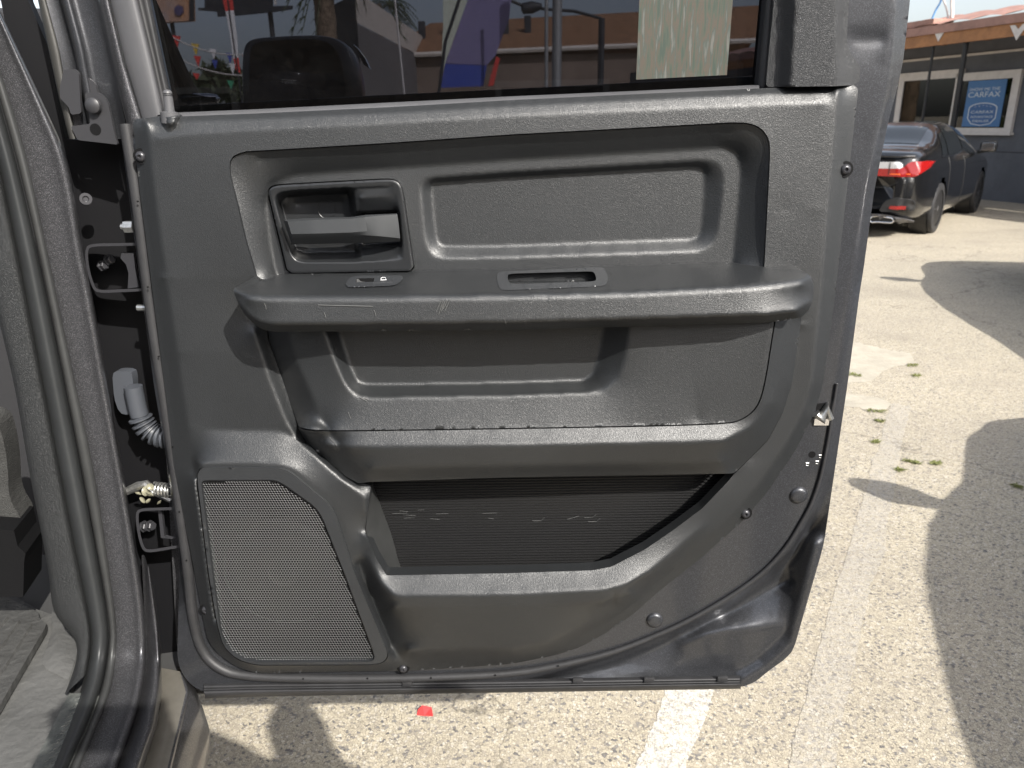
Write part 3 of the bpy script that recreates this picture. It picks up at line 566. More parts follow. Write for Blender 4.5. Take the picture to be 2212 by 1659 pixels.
# ---- lock knob and its boss
kn = smooth([(344, 250), (350, 247), (385, 247), (392, 250), (386, 263), (378, 285), (366, 295), (354, 285), (346, 263)], True, 1)
knF = Field([(np.vstack([kn, kn[:1]]), trimF(*np.vstack([kn, kn[:1]]).T) - .001), ([(352, 252), (368, 250), (385, 252)], .026), ([(360, 262), (368, 270), (378, 262)], .027)], 2, 2)
panel('lock_boss', kn, knF, TRIM, door, step=3.5, skirt=.02)
kb, kt = P(367, 247, .014), P(361, 193, .014); ax_ = kt - kb; Ln = np.linalg.norm(ax_)
MB().lathe(kb, ax_, [(-.01, .0105), (.002, .0105), (.003, .0065), (.0032, .0058), (Ln * .72, .0052), (Ln * .73, .0042), (Ln * .76, .0042), (Ln * .77, .0052), (Ln * .79, .0052), (Ln * .80, .0042), (Ln * .83, .0042), (Ln * .84, .0052), (Ln * .9, .005), (Ln * .97, .0034), (Ln, .0001)], 18).build('lock_knob', FRAMEG, door, True)
# ---- belt seal, window, frame
belt = A([(360, 247), (553, 239), (830, 225), (1106, 211), (1380, 199), (1640, 186)]); v_, f_ = loft([P(belt[:, 0], belt[:, 1] - 3, -.018), P(belt[:, 0], belt[:, 1] - 2, -.006), P(belt[:, 0], belt[:, 1] + 4, .004), P(belt[:, 0], belt[:, 1] + 9, .006)], 40, 2); link('belt_seal', v_, f_, FRAMEG, door)
ob = [(340, 232), (830, 206), (1106, 193), (1640, 165)]; ob = A(ob); v_, f_ = loft([P(ob[:, 0], ob[:, 1] + 26, -.045), P(ob[:, 0], ob[:, 1], -.050), P(ob[:, 0], ob[:, 1] - 1, -.075), P(ob[:, 0], ob[:, 1] + 40, -.085)], 30); link('outer_belt_moulding', v_, f_, RUBBER, door)
gl = [(325 - 130, -560), (325, 0), (378, 250), (1640, 210), (1652, 0), (1690, -560)]
gq = A(gl); MB().prism(P(gq[:, 0], gq[:, 1], -.026), -DN * .005).build('window_glass', GLASS, door)
L = [ext(x) for x in ([(82, 0), (105, 105), (125, 200), (142, 270), (150, 300)], [(100, 0), (128, 105), (143, 190), (158, 265), (166, 300)], [(212, 0), (250, 165), (275, 275), (282, 310)], [(237, 0), (268, 130), (297, 225), (306, 256)], [(297, 0), (327, 125), (354, 248)], [(325, 0), (350, 120), (378, 248)])]
def strip(name, rails, m, sub=2, n=30): v_, f_ = loft(rails, n, sub); return link(name, v_, f_, m, door)
pp = lambda q, h: P(q[:, 0], q[:, 1], h)
strip('frame_seal', [pp(L[0], -.055), pp(L[0] + [1, 0], -.035), pp(L[1] - [4, 0], -.030), pp(L[1], -.040)], SEAL)
strip('frame_channel', [pp(L[1], -.045), pp(L[1] + [30, 0], -.05), pp(L[1] * .65 + A([L[2][0], *L[2][1:]])[:0].sum() + L[1] * 0 if False else L[1] + [34, 0], -.03), pp(L[1] + [50, 0], -.028), pp(L[1] + [56, 0], -.038), pp(L[1] + [84, 0], -.040), pp(L[1] + [104, 0], -.036), pp(L[1] + [113, 0], -.02)], PAINTD)
strip('frame_rib', [pp(L[2], -.03), pp(L[2] + [3, 0], -.014), pp(L[2] + [14, 0], -.002), pp(L[3] - [3, 0], -.004), pp(L[3], -.014)], PAINT)
strip('frame_trim', [pp(L[3], -.012), pp(L[3] + [3, 0], -.004), pp(L[3] + [24, 0], .002), pp(L[4] - [12, 0], .003), pp(L[4] - [2, 0], -.002), pp(L[4], -.014)], FRAMEG)
strip('glass_run', [pp(L[4], -.014), pp(L[4] + [6, 0], -.018), pp(L[5] - [10, 0], -.016), pp(L[5] - [4, 0], -.02), pp(L[5], -.028)], RUBBER)
# rear upright of the window frame
cx = [ext(x, -560) for x in ([(1650, 0), (1633, 188)], [(1668, 0), (1655, 188)], [(1686, 0), (1672, 188)], [(1718, 0), (1707, 188)])]
strip('rear_glass_run', [pp(cx[0] - [10, 0], -.03), pp(cx[0], -.022), pp(cx[0] + [4, 0], -.008), pp(cx[1], -.004), pp(cx[1] + [2, 0], -.01)], RUBBER, n=12)
MESH = mat('woven mesh plastic', (.030, .031, .033), .5, bump=('grain', 700, .0004))
ct = smooth([(1634, -560), (1806 + 60, -560), (1834, 0), (1831, 50), (1829, 92), (1838, 118), (1855, 138), (1859, 150), (1856, 183), (1809, 186), (1668, 187.5), (1654, 187.5), (1672, 0)], True, 1)
ctF = Field([([(1640, -560), (1672, 0), (1653, 195)], .003), ([(1680, -560), (1690, 0), (1679, 195)], .008), ([(1722, -560), (1722, 0), (1709, 195)], .026), ([(1806, -560), (1808, 0), (1806, 120), (1808, 195)], .026), ([(1840, -560), (1824, 0), (1820, 60), (1818, 92), (1826, 125), (1840, 148), (1840, 195)], .008), ([(1866, -560), (1834, 0), (1831, 50), (1829, 92), (1838, 118), (1855, 138), (1859, 150), (1857, 195)], .003)], 4, 2)
panel('rear_frame_trim', ct, ctF, MESH, door, step=6, skirt=.02)
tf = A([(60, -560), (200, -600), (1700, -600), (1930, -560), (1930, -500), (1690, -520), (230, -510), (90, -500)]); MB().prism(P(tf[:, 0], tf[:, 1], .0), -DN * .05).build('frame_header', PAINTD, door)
# paper sticker inside the glass; dimming by the tint is put into its colour
STK = mat('sun faded sticker back', (.30, .33, .26), .7); 
def streaks(m, cols):
    t_ = m.node_tree; b = t_.nodes['Principled BSDF']; L_ = t_.links.new; tc = t_.nodes.new('ShaderNodeTexCoord'); mp = t_.nodes.new('ShaderNodeMapping'); mp.inputs['Scale'].default_value = (220, 220, 26); L_(tc.outputs['Object'], mp.inputs[0])
    n = t_.nodes.new('ShaderNodeTexNoise'); n.inputs['Scale'].default_value = 1; n.inputs['Detail'].default_value = 5; L_(mp.outputs[0], n.inputs['Vector'])
    cr = t_.nodes.new('ShaderNodeValToRGB'); e = cr.color_ramp.elements; e[0].color = (*cols[0], 1); e[1].color = (*cols[-1], 1); e[0].position = .36; e[1].position = .66
    for i, c in enumerate(cols[1:-1]): x = e.new(.36 + .3 * (i + 1) / (len(cols) - 1)); x.color = (*c, 1)
    L_(n.outputs['Fac'], cr.inputs[0]); L_(cr.outputs[0], b.inputs['Base Color'])
streaks(STK, [(.026, .042, .032), (.038, .050, .036), (.062, .046, .034), (.036, .050, .042), (.09, .09, .08)])
sq = A([(1388, -330), (1381, 0), (1374, 172), (1570, 162), (1583, 0), (1610, -330)]); MB().prism(P(sq[:, 0], sq[:, 1], -.0245), DN * .0003).build('window_sticker', STK, door)
# ---- perimeter weatherstrip and bottom seal
WS = [(272, 268), (296, 415), (324, 652), (350, 829), (376, 992), (392, 1117), (408, 1244), (415, 1330), (432, 1400), (465, 1440), (520, 1461), (700, 1466), (900, 1465), (1106, 1456), (1206, 1438), (1316, 1412), (1393, 1383), (1481, 1345), (1581, 1287), (1651, 1236), (1703, 1178), (1733, 1126), (1754, 1088), (1774, 1029), (1791, 942), (1808, 829)]
ws = smooth(WS, False, 2)
cut = np.linspace(0, 1, len(ws)); rr = np.interp(cut, [0, .45, .62, 1], [.0078, .0072, .004, .0018])
MB().tube(P(ws[:, 0], ws[:, 1], shellF(ws[:, 0], ws[:, 1]) + .003), rr, 10).build('weatherstrip', RUBBER, door, True)
for u, v in ((298, 435), (320, 620), (343, 770), (373, 965), (388, 1105), (403, 1210), (655, 1466), (794, 1465), (931, 1464), (1070, 1458), (1206, 1438)): MB().lathe(P(u, v, .0092), DN, [(0, .0012), (.0012, .0012)], 8).build('vent_hole', DARKP, door)
bs = A([(442, 1508), (553, 1504), (1106, 1495), (1600, 1487)]); bt = A([(440, 1484), (553, 1481), (1106, 1475), (1598, 1467)])
v_, f_ = loft([pp(bt - [0, 8], -.004), pp(bt, .006), pp(bt + [0, 6], .004), pp(bt + [0, 9], .012), pp(bs - [0, 8], .014), pp(bs, .006), pp(bs + [0, 1], -.03)], 60, 3); link('bottom_seal', v_, f_, RUBBER, door)
for u, v in ((880, 1476), (1248, 1470), (1402, 1468), (1560, 1466)): MB().box(P(u, v, .006), [DX, DN, [0, 0, 1]], (.016, .006, .009), .002).build('seal_clip', RUBBER, door, True)
# ---- scuffs
def scuff(F_, pts, w=.0006, off=.0012):
    q_ = A(pts); MB().tube(P(q_[:, 0], q_[:, 1], F_(q_[:, 0], q_[:, 1]) + off - w * .6), w, 4).build('scratch', SCUFF, door)
scuff(armF, [(687, 659), (720, 660), (760, 661), (805, 662)])
for i in range(9):
    x = 944 + i * 2.6; y = 655 + rng.uniform(-5, 6); scuff(armF, [(x + 6, y - 3), (x + 2, y + 7), (x - 2, y + rng.uniform(10, 22))], .0005)
for x, y in ((808, 670), (700, 675), (1090, 690), (571, 655)): scuff(armF, [(x, y), (x + 3, y + 8), (x + 4, y + 13)], .0004)
for x, y in ((776, 858), (784, 862), (788, 860)): scuff(bolF, [(x, y), (x + 6, y + 3), (x + 9, y + 5)], .0007)
for x0, y0, x1, y1 in ((712, 945, 728, 963), (752, 890, 758, 905)): scuff(bolF, [(x0, y0), (x1, y1)], .0004)
for i in range(9):
    x = rng.uniform(840, 1060); y = 1113 + rng.uniform(-12, 14); scuff(flat(RB_H + .0012), [(x, y), (x + rng.uniform(8, 40), y + rng.uniform(-2, 2))], .0003)
for x, y in ((1150, 1125), (1225, 1122), (1262, 1118), (1270, 1127)): scuff(flat(RB_H + .0012), [(x, y), (x + 18, y - 5 * (x % 2)), (x + 26, y - 7)], .0004)

# ================================================================== door opening of the truck: pillar, seals, sill
PD = TA @ T0
def PR(q, d=0.0, zs=.77):
    """a traced line on the pillar face or, lower down, on the sill, whichever comes first"""
    q = A(q); r_ = ray(q[:, 0], q[:, 1]); t1 = (PD - d - CAM @ TA) / (r_ @ TA); t2 = (zs + d - CAM[2]) / np.minimum(r_[:, 2], -1e-6)
    k_ = .03; tm = np.minimum(t1, t2); tt = tm - k_ * np.log(np.exp(-(t1 - tm) / k_) + np.exp(-(np.minimum(t2, 9) - tm) / k_)) * .6
    return CAM + r_ * tt[:, None]
N_ = 70
rB = resample(smooth(ext([(-22, 280), (12, 415), (92, 829), (165, 1204), (174, 1244), (196, 1357), (197, 1407), (178, 1497), (112, 1665)], -200)), n=N_)
rC = resample(smooth(ext([(0, 220), (55, 415), (141, 829), (219, 1244), (235, 1344), (237, 1394), (217, 1507), (146, 1665)], -200)), n=N_)
rD = resample(smooth(ext([(0, 150), (45, 287), (76, 415), (163, 829), (207, 1029), (238, 1244), (252, 1344), (252, 1419), (240, 1494), (207, 1569), (170, 1665)], -200)), n=N_)
rE = resample(smooth(ext([(0, 25), (57, 145), (105, 250), (140, 325), (161, 415), (175, 527), (200, 640), (231, 829), (265, 1017), (303, 1244), (314, 1344), (317, 1419), (312, 1469), (295, 1544), (250, 1665)], -200)), n=N_)
rA = resample(smooth([(-90, 200), (-30, 560), (0, 702), (32, 829), (65, 1029), (108, 1244), (113, 1327), (158, 1368), (171, 1412), (150, 1475), (140, 1500)]), n=N_)
rBs = resample(rB[rB[:, 1] > 180][: -8], n=N_)
def tstrip(name, rails, m, sub=2, label=None): v_, f_ = loft(rails, N_, sub); return link(name, v_, f_, m, truck, label=label)
mixr = lambda a, b, f: a * (1 - f) + b * f
tstrip('pillar_trim', [PR(rA, -.03), PR(rA, .0), PR(mixr(rA, rBs, .12), .016), PR(mixr(rA, rBs, .5), .022), PR(mixr(rA, rBs, .85), .02), PR(rBs + [2, 0], .004)], mat('pillar trim plastic', (.022, .0235, .0245), .5, bump=('grain', 700, .0005), vary=(10, .2)), 3)
SEALT = mat('soft grey seal tube', (.034, .036, .037), .42, vary=(16, .18))
tstrip('opening_seal', [PR(rB - [3, 0], -.01), PR(mixr(rB, rC, .06), .012), PR(mixr(rB, rC, .28), .024), PR(mixr(rB, rC, .55), .027), PR(mixr(rB, rC, .82), .018), PR(mixr(rB, rC, .98), .002)], SEALT, 3)
tstrip('seal_lip', [PR(mixr(rC, rD, .0), -.004), PR(mixr(rC, rD, .12), .009), PR(mixr(rC, rD, .6), .011), PR(mixr(rC, rD, .95), .005), PR(rD, -.004)], mat('seal lip rubber', (.040, .041, .041), .45, vary=(20, .2)), 3)
tstrip('door_pillar', [PR(rD - [2, 0], -.004), PR(mixr(rD, rE, .3), -.001), PR(mixr(rD, rE, .62), .002), PR(mixr(rD, rE, .8), .007), PR(mixr(rD, rE, .93), .003), PR(rE, -.012), PR(rE + [1, 0], -.05)], PAINT, 3)
# outer sill
E2 = A([(312, 1200), (319, 1344), (321, 1419), (315, 1475), (298, 1548), (254, 1668)]); F1 = A([(322, 1230), (338, 1344), (341, 1430), (337, 1500), (323, 1580), (290, 1668)]); F2 = A([(329, 1262), (345, 1394), (347, 1494), (336, 1569), (304, 1668)])
tstrip('sill_ridge', [PR(E2 - [6, 0], -.02), PR(E2, -.014), PR(mixr(resample(E2, n=30), resample(F1, n=30), .6), .004), PR(F1, .004), PR(F2, -.012), PR(F2 + [3, 0], -.03)], PAINT, 3)
G1 = A([(398, 1452), (411, 1494), (391, 1575), (369, 1668)]); G0 = A([(335, 1440), (349, 1494), (338, 1569), (306, 1668)]); H1 = A([(425, 1470), (440, 1514), (422, 1595), (402, 1668)])
FILM = mat('clear film over sill paint', (.15, .14, .12), .3, .2, coat=.5, vary=(30, .2))
v_, f_ = loft([az(G0[:, 0], G0[:, 1], .735), az(*mixr(G0, G1, .5).T, .738), az(*mixr(G0, G1, .85).T, .735)], 20, 2); link('sill_film', v_, f_, FILM, truck)
v_, f_ = loft([az(*mixr(G0, G1, .85).T, .735), az(*mixr(G0, G1, .95).T, .732), az(G1[:, 0], G1[:, 1], .72)], 20, 2); link('sill_edge', v_, f_, PAINT, truck)
g1 = az(G1[:, 0], G1[:, 1], .72); v_, f_ = loft([g1, g1 + np.array([.012, 0, -.03]), g1 + np.array([.018, 0, -.1]), g1 + np.array([-.02, 0, -.2])], 20, 3); link('rocker_panel', v_, f_, PAINT, truck)
# side of the body ahead of the door, cab floor and back wall
GAPM = mat('black hinge pillar paint', (.006, .006, .007), .6, 0, .15)  # shade of the deep hinge gap is put into this near-black colour
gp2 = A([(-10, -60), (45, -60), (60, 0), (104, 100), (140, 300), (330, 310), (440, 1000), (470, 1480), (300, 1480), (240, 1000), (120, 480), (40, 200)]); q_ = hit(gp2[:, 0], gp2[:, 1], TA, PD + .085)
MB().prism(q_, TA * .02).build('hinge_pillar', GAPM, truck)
fd = MB()
prof = [(.010, .62), (.03, .75), (.045, 1.0), (.04, 1.25), (.02, 1.45), (.0, 1.53)]
ra_ = [[TP(a_, b_, z_) for b_, z_ in prof] for a_ in (.09, .5, 1.0, 1.25)]; v_, f_ = loft(ra_, 14); link('front_door', v_, f_, PAINT, truck)
BLK = mat('dark cab glass', (.012, .012, .014), .1)
MB().prism([TP(.10, 0, 1.52), TP(.95, 0, 1.53), TP(.62, -.005, 1.62), TP(.22, .022, 1.725), TP(.10, .025, 1.80)], -TO * .02).build('front_window', BLK, truck)
MB().tube([TP(.98, .0, 1.53), TP(.60, .002, 1.625), TP(.21, .026, 1.73), TP(-.1, .03, 1.85)], .014, 8).build('front_window_frame', RUBBER, truck, True)
ch = ay(434, 214, 1.32); MB().lathe(ch - np.array([.02, 0, 0]), [1, .1, 0], [(-.012, .001), (-.01, .006), (.0, .009), (.03, .009), (.045, .007), (.05, .001)], 16).build('front_door_handle', CHROME, truck, True)
# passenger mirror seen through the glass
mo = smooth([(533, 150), (536, 110), (544, 93), (565, 85), (640, 80), (700, 79), (738, 86), (762, 110), (777, 150), (784, 200), (784, 250), (535, 255)], True, 2, 12)
def mring(y, sc): 
    c_ = mo.mean(0); q = c_ + (mo - c_) * sc; p_ = ay(q[:, 0], q[:, 1], 2.0); p_ = p_ + np.array([0, y - 2.0, 0]); return p_
rings = [mring(1.93, .80), mring(1.94, .93), mring(1.96, .985), mring(2.0, 1.0), mring(2.06, .97), mring(2.12, .8)]; k = len(mo); mv = [p_ for r_ in rings for p_ in r_]
mf = [(i * k + j, i * k + (j + 1) % k, (i + 1) * k + (j + 1) % k, (i + 1) * k + j) for i in range(5) for j in range(k)] + [tuple(range(k))]
mir = link('side_mirror', mv, mf, mat('mirror housing plastic', (.012, .012, .013), .22, bump=('noise', 300, .0006)), truck)
me_ = A([(763, 96), (772, 104), (788, 125), (799, 149), (786, 140), (774, 118)]); MB().prism(ay(me_[:, 0], me_[:, 1], 1.98), [0, .02, 0]).build('mirror_trim', CHROME, mir)
MB().tube([TP(1.02, .02, 1.45), TP(1.0, .12, 1.52), ay(700, 240, 2.02)], .022, 8).build('mirror_arm', RUBBER, mir, True)
# cab inside
CARPET = mat('grey cabin carpet', (.045, .045, .043), .95, bump=('noise', 500, .003), vary=(60, .4))
sb_ = MB(); sb_.box(TP(.55, -.75, 1.2), [TA, TO, [0, 0, 1]], (.14, 1.2, 1.1), .05); sb_.build('front_seat_back', mat('dark seat cloth', (.02, .02, .022), .9), truck, True)
MB().box(TP(-.2, -.9, .66), [TA, TO, [0, 0, 1]], (2.2, 1.7, .10)).build('cab_floor', mat('cab floor steel', (.05, .05, .05), .7), truck)
MB().box(TP(-.6, -1.78, 1.25), [TA, TO, [0, 0, 1]], (3.0, .05, 1.3)).build('far_cab_side', mat('dark cab lining', (.03, .03, .03), .9), truck)
kq = smooth([(-60, 900), (-8, 905), (8, 950), (17, 1010), (19, 1080), (50, 1125), (48, 1165), (-60, 1150)], True, 2, 30); MB().prism(hit(kq[:, 0], kq[:, 1], TA, PD + .12), TA * .05).build('seat_riser', CARPET, truck)
sr = A([(-60, 1140), (30, 1146), (38, 1180), (55, 1195), (52, 1215), (50, 1290), (-60, 1290)]); MB().prism(hit(sr[:, 0], sr[:, 1], TA, PD + .08), TA * .08).build('seat_rail', DARKP, truck)
FLOORM = mat('dusty vinyl floor', (.095, .095, .092), .75, bump=('noise', 60, .003), vary=(14, .3))
fl = A([(-80, 1250), (10, 1276), (84, 1318), (112, 1327), (160, 1368), (172, 1412), (152, 1476), (149, 1500), (64, 1668), (-90, 1668)])
fo = az(fl[:, 0], fl[:, 1], .735); MB().prism(fo, [0, 0, -.02]).build('vinyl_floor', FLOORM, truck)
kp = A([(112, 1319), (150, 1352), (169, 1405), (158, 1440), (148, 1470), (100, 1446), (90, 1432), (110, 1370)]); v_ = az(kp[:, 0], kp[:, 1], .738); c_ = v_.mean(0) + np.array([0, 0, .012]); link('floor_flap', list(v_) + [c_], [(i, (i + 1) % len(v_), len(v_)) for i in range(len(v_))], FLOORM, truck)
PLATE = mat('textured sill plate plastic', (.055, .060, .058), .5, bump=('noise', 900, .0008), vary=(90, .4, (.11, .115, .108)))
pl = A([(150, 1497), (160, 1497), (207, 1498), (216, 1505), (219, 1515), (148, 1668), (64, 1668)]); pz = az(pl[:, 0], pl[:, 1], .775); MB().prism(pz, [0, 0, -.04]).build('sill_plate', PLATE, truck)
for i in range(16):
    f = i / 16; a_ = mixr(A([160, 1505]), A([80, 1660]), f + .02); b_ = mixr(A([205, 1510]), A([140, 1660]), f + .02)
    for j in range(3):
        p_ = mixr(a_, b_, .2 + .3 * j + (.12 if i % 2 else 0)); c_ = az(A(p_[0]), A(p_[1]), .7755); MB().box(c_, [[.8, .6, 0], [-.6, .8, 0], [0, 0, 1]], (.009, .0025, .0016), .0006).build('tread_bar', PLATE, truck)
# rubber mat with ribs
MATM = mat('grey ribbed rubber mat', (.055, .055, .053), .7, bump=('noise', 45, .006, 6), vary=(20, .3))
mt = A([(-80, 1262), (8, 1284), (82, 1322), (86, 1336), (100, 1347), (97, 1356), (0, 1522), (-60, 1620), (-90, 1600)]); mb_ = MB(); mb_.prism(az(mt[:, 0], mt[:, 1], .752), [0, 0, -.012])
fmat = thing('floor_mat', az(A(20.), A(1400.), .74), 'grey ribbed rubber mat on the cab floor inside the truck doorway', 'floor mat'); mb_.build('mat_sheet', MATM, fmat)
for off in (22, 48, 74, 100, 126):
    a_, b_ = A([88 - off, 1358 - off * .30]), A([0 - off * 1.3, 1512 - off * .5]); s_ = np.linspace(0, 1, 12)[:, None]; q_ = a_ * (1 - s_) + b_ * s_
    MB().tube(az(q_[:, 0], q_[:, 1], .752), [.004 + .001 * math.sin(i * 2.1) for i in range(12)], 6).build('rib', MATM, fmat, True)
# ---- hinges
def strap(path, h0, h1, th, name='hinge'):
    q = A(path); r_ = []
    d_ = np.gradient(q, axis=0); nrm = np.stack([-d_[:, 1], d_[:, 0]], 1); nrm /= np.linalg.norm(nrm, axis=1)[:, None]
    for o_, hh in ((-th / 2, h0), (th / 2, h0), (th / 2, h1), (-th / 2, h1)): w_ = q + nrm * o_; r_.append(P(w_[:, 0], w_[:, 1], hh))
    v_, f_ = loft(r_, 60, 1, True); o = link(name, v_, f_, BLACKST, truck); sharp(o, 40); return o
def z8(pts): return [(175.6 + .1729 * x, 493.7 + .1729 * y) for x, y in pts]
hg = strap(smooth(z8([(720, 195), (130, 205), (60, 250), (75, 480), (150, 740), (215, 790), (760, 765)]), False, 2, 12), -.035, -.085, 6)
strip2 = lambda name, path, h0, h1, m, par: link(name, *loft([P(A(path)[:, 0], A(path)[:, 1], h0), P(A(path)[:, 0], A(path)[:, 1], h1)], 20), m, par)
kn_ = A(z8([(500, 310), (655, 310), (670, 480), (720, 730), (580, 750), (590, 560), (560, 450), (490, 370)])); MB().prism(P(kn_[:, 0], kn_[:, 1], -.045), -DN * .006).build('hinge_leaf', BLACKST, hg)
def bolt(u, v, h, r_, ax=DN, par=None, m=BLACKST):
    c = P(u, v, h); MB().lathe(c, ax, [(0, r_ * 1.3), (.002, r_ * 1.3), (.002, r_), (.008, r_), (.009, r_ * .8)], 6).build('bolt', m, par or truck)
for x, y in ((255, 465), (335, 390)): bolt(*z8([(x, y)])[0], -.07, .006, [1, -.5, .2], hg)
hg2 = strap(smooth(t(0, 2, (1530, 1075), (1205, 1085), (1180, 1130), (1200, 1300), (1235, 1420), (1275, 1448), (1570, 1400)), False, 2, 10), -.03, -.085, 6)
k2 = A(t(0, 2, (1365, 1085), (1395, 1085), (1420, 1320), (1490, 1340), (1390, 1330))); MB().prism(P(k2[:, 0], k2[:, 1], -.045), -DN * .006).build('hinge_leaf', BLACKST, hg2)
for x, y in ((1240, 1230), (1290, 1225)): bolt(*t(0, 2, (x, y))[0], -.07, .007, [1, -.5, .2], hg2)
# door check: spring, arm and grease
chk = MB(); sp0 = A(t(0, 2, (1340, 905), (1490, 925))); th_ = np.linspace(0, 2 * math.pi * 5.5, 110); ctr = P(np.linspace(sp0[0, 0], sp0[1, 0], 110), np.linspace(sp0[0, 1], sp0[1, 1], 110), -.05)
chk.tube(ctr + .0095 * (np.cos(th_)[:, None] * np.array([0, 0, 1.0]) + np.sin(th_)[:, None] * np.array([0, 1.0, 0])), .0017, 6); ck = chk.build('door_check', STEEL, truck, True)
ar = A(t(0, 2, (1090, 930), (1200, 880), (1260, 860), (1340, 930), (1480, 1000))); MB().tube(P(ar[:, 0], ar[:, 1], -.06), [.006, .007, .006, .006, .005], 8).build('check_arm', STEEL, ck, True)
for x, y, r_ in ((1195, 945, .004), (1262, 925, .006), (1298, 888, .0045), (1232, 1002, .0045), (1280, 1010, .0035), (1375, 1022, .0035), (1292, 950, .006)):
    c = P(*t(0, 2, (x, y))[0], -.05); MB().lathe(c, rng.normal(0, 1, 3), [(-r_ * .5, .0003), (-r_ * .3, r_ * .9), (0, r_ * 1.3), (r_ * .35, r_ * .7), (r_ * .6, .0003)], 9).build('grease_blob', GREASE, ck, True)
# wiring boot
BOOT = mat('grey rubber boot', (.055, .06, .07), .45)
bp_ = A(t(0, 1, (970, 1570), (1010, 1545), (1130, 1550), (1145, 1600), (1150, 1659))) ; bp_ = smooth(np.vstack([bp_, t(0, 2, (1140, 240), (1110, 270), (1030, 250), (985, 120))]), True, 1)
bt_ = MB().prism(P(bp_[:, 0], bp_[:, 1], -.055), -DN * .015).build('wiring_boot', BOOT, truck)
hs = resample(smooth(t(0, 2, (1150, 20), (1170, 120), (1200, 260), (1230, 330), (1290, 410), (1370, 450), (1480, 470))), n=90); rr_ = np.where(np.arange(90) < 38, .0125, .0135 + .003 * np.sign(np.sin(np.arange(90) * .95)))
MB().tube(P(hs[:, 0], hs[:, 1], -.045), rr_, 12).build('corrugated_hose', BOOT, bt_, True)
# studs and the grey latch bracket at the foot of the frame
for (x, y), rr_ in (((1050, 300), .004), ((1190, 1000), .0045)):
    a_, b_ = t(0, 1, (x, y), (x + 110, y)); MB().tube(P(A([a_[0], b_[0]]), A([a_[1], b_[1]]), -.03), rr_, 10).build('stud', STEEL, truck, True)
n_c = P(*t(0, 1, (1120, 300))[0], -.03); MB().lathe(n_c, DX, [(-.006, .008), (.006, .008)], 6).build('nut', STEEL, truck)
GREYM = mat('grey coated bracket', (.032, .032, .035), .42)
for i, (pts, hh) in enumerate((([(550, 600), (650, 598), (680, 630), (700, 980), (615, 992), (590, 920), (520, 850), (515, 770)], -.022), ([(700, 655), (770, 675), (820, 720), (840, 790), (850, 830), (720, 830)], -.030), ([(735, 800), (850, 798), (905, 840), (935, 900), (1000, 1200), (1020, 1250), (670, 1210), (640, 1150), (610, 1090), (780, 1070), (770, 990), (740, 900)], -.026))):
    q_ = smooth(t(0, 0, *pts), True, 1, 3); MB().prism(P(q_[:, 0], q_[:, 1], hh), -DN * .004).build('latch_bracket', GREYM, door)
c = P(*t(0, 0, (810, 912))[0], -.022); MB().lathe(c, DN, [(0, .0095), (.004, .009), (.006, .006), (.0065, .0002)], 20).build('bracket_rivet', GREYM, door, True)
c = P(*t(0, 0, (825, 1118))[0], -.0258); MB().lathe(c, DN, [(0, .007), (.0003, .007)], 16).build('bracket_hole', DARKP, door)
c = P(*t(0, 1, (740, 60))[0], -.05); MB().lathe(c, [.6, -1, .1], [(0, .008), (.004, .0075), (.004, .004), (.001, .003)], 16).build('plug', BLACKST, truck, True)
# underbody so that the sill stands on something solid, and the far side wheels
MB().box(TP(-.4, -1.0, .52), [TA, TO, [0, 0, 1]], (4.6, 1.7, .2), .04).build('chassis', mat('chassis black', (.02, .02, .02), .7), truck, True)
for a_ in (-2.0, 1.9):
    for b_ in (-.22, -1.7): MB().lathe(TP(a_, b_ - .14, .42), TO, [(0, .25), (0, .38), (.03, .42), (.24, .42), (.28, .38), (.28, .25), (.22, .22), (.22, .02)], 40).build('wheel', RUBBER, truck, True)

# ================================================================== shop building on the right
W0 = np.array([9.2, 13.9, 0]); WD = np.array([-.30, .954, 0]); WD /= np.linalg.norm(WD); WN = np.array([-WD[1], WD[0], 0])
if WN @ (CAM - W0) < 0: WN = -WN
WR = -WD                                                  # to the right as seen from the camera
def wp(q, off=0.0): q = A(q); return hit(q[..., 0], q[..., 1], WN, WN @ W0 + off)
def z2(pts): return A([(1854.3 + .1617 * x, .1617 * y) for x, y in pts])
def z3(pts): return A([(1854.3 + .1617 * x, 241.4 + .1617 * y) for x, y in pts])
def wbox(name, s0, s1, z0, z1, d0, d1, m, par, bev=0, **k):
    c = W0 + WD * (s0 + s1) / 2 + WN * (d0 + d1) / 2 + np.array([0, 0, (z0 + z1) / 2])
    return MB().box(c, [WD, WN, [0, 0, 1]], (abs(s1 - s0), abs(d1 - d0), z1 - z0), bev).build(name, m, par, **k)
def ws(q, off=0.0): p = wp(A(q), off); return float((p - W0) @ WD), float(p[2])
shop = thing('shop_building', W0 + WD * 3, 'dark grey shop building with white framed windows behind the black sedan', 'building')
WALL = mat('dark grey wall paint', (.105, .11, .125), .8, bump=('noise', 9, .01), vary=(2.5, .2))
UPW = mat('pale blue grey wall paint', (.42, .45, .50), .8, vary=(1.2, .12))
wbox('wall', -14, 16, 0, 3.1, -.25, 0, WALL, shop)
wbox('flat_roof', -14, 16, 2.95, 3.1, -6.0, -.25, WALL, shop)
for q in ([(-14, .62), (16, .63)],): wbox('wall_groove', -14, 16, 0.86, 0.875, -.001, .004, mat('dark joint', (.03, .03, .035), .8), shop)
WOOD = mat('orange brown timber', (.36, .16, .06), .6, bump=('noise', 30, .01), vary=(5, .35)); RUST = mat('weathered pink brown metal', (.36, .20, .16), .6, vary=(4, .35)); WHITE = mat('off white paint', (.62, .58, .55), .6, vary=(8, .15))
FO = 1.15                                                 # the awning edge stands this far out from the wall
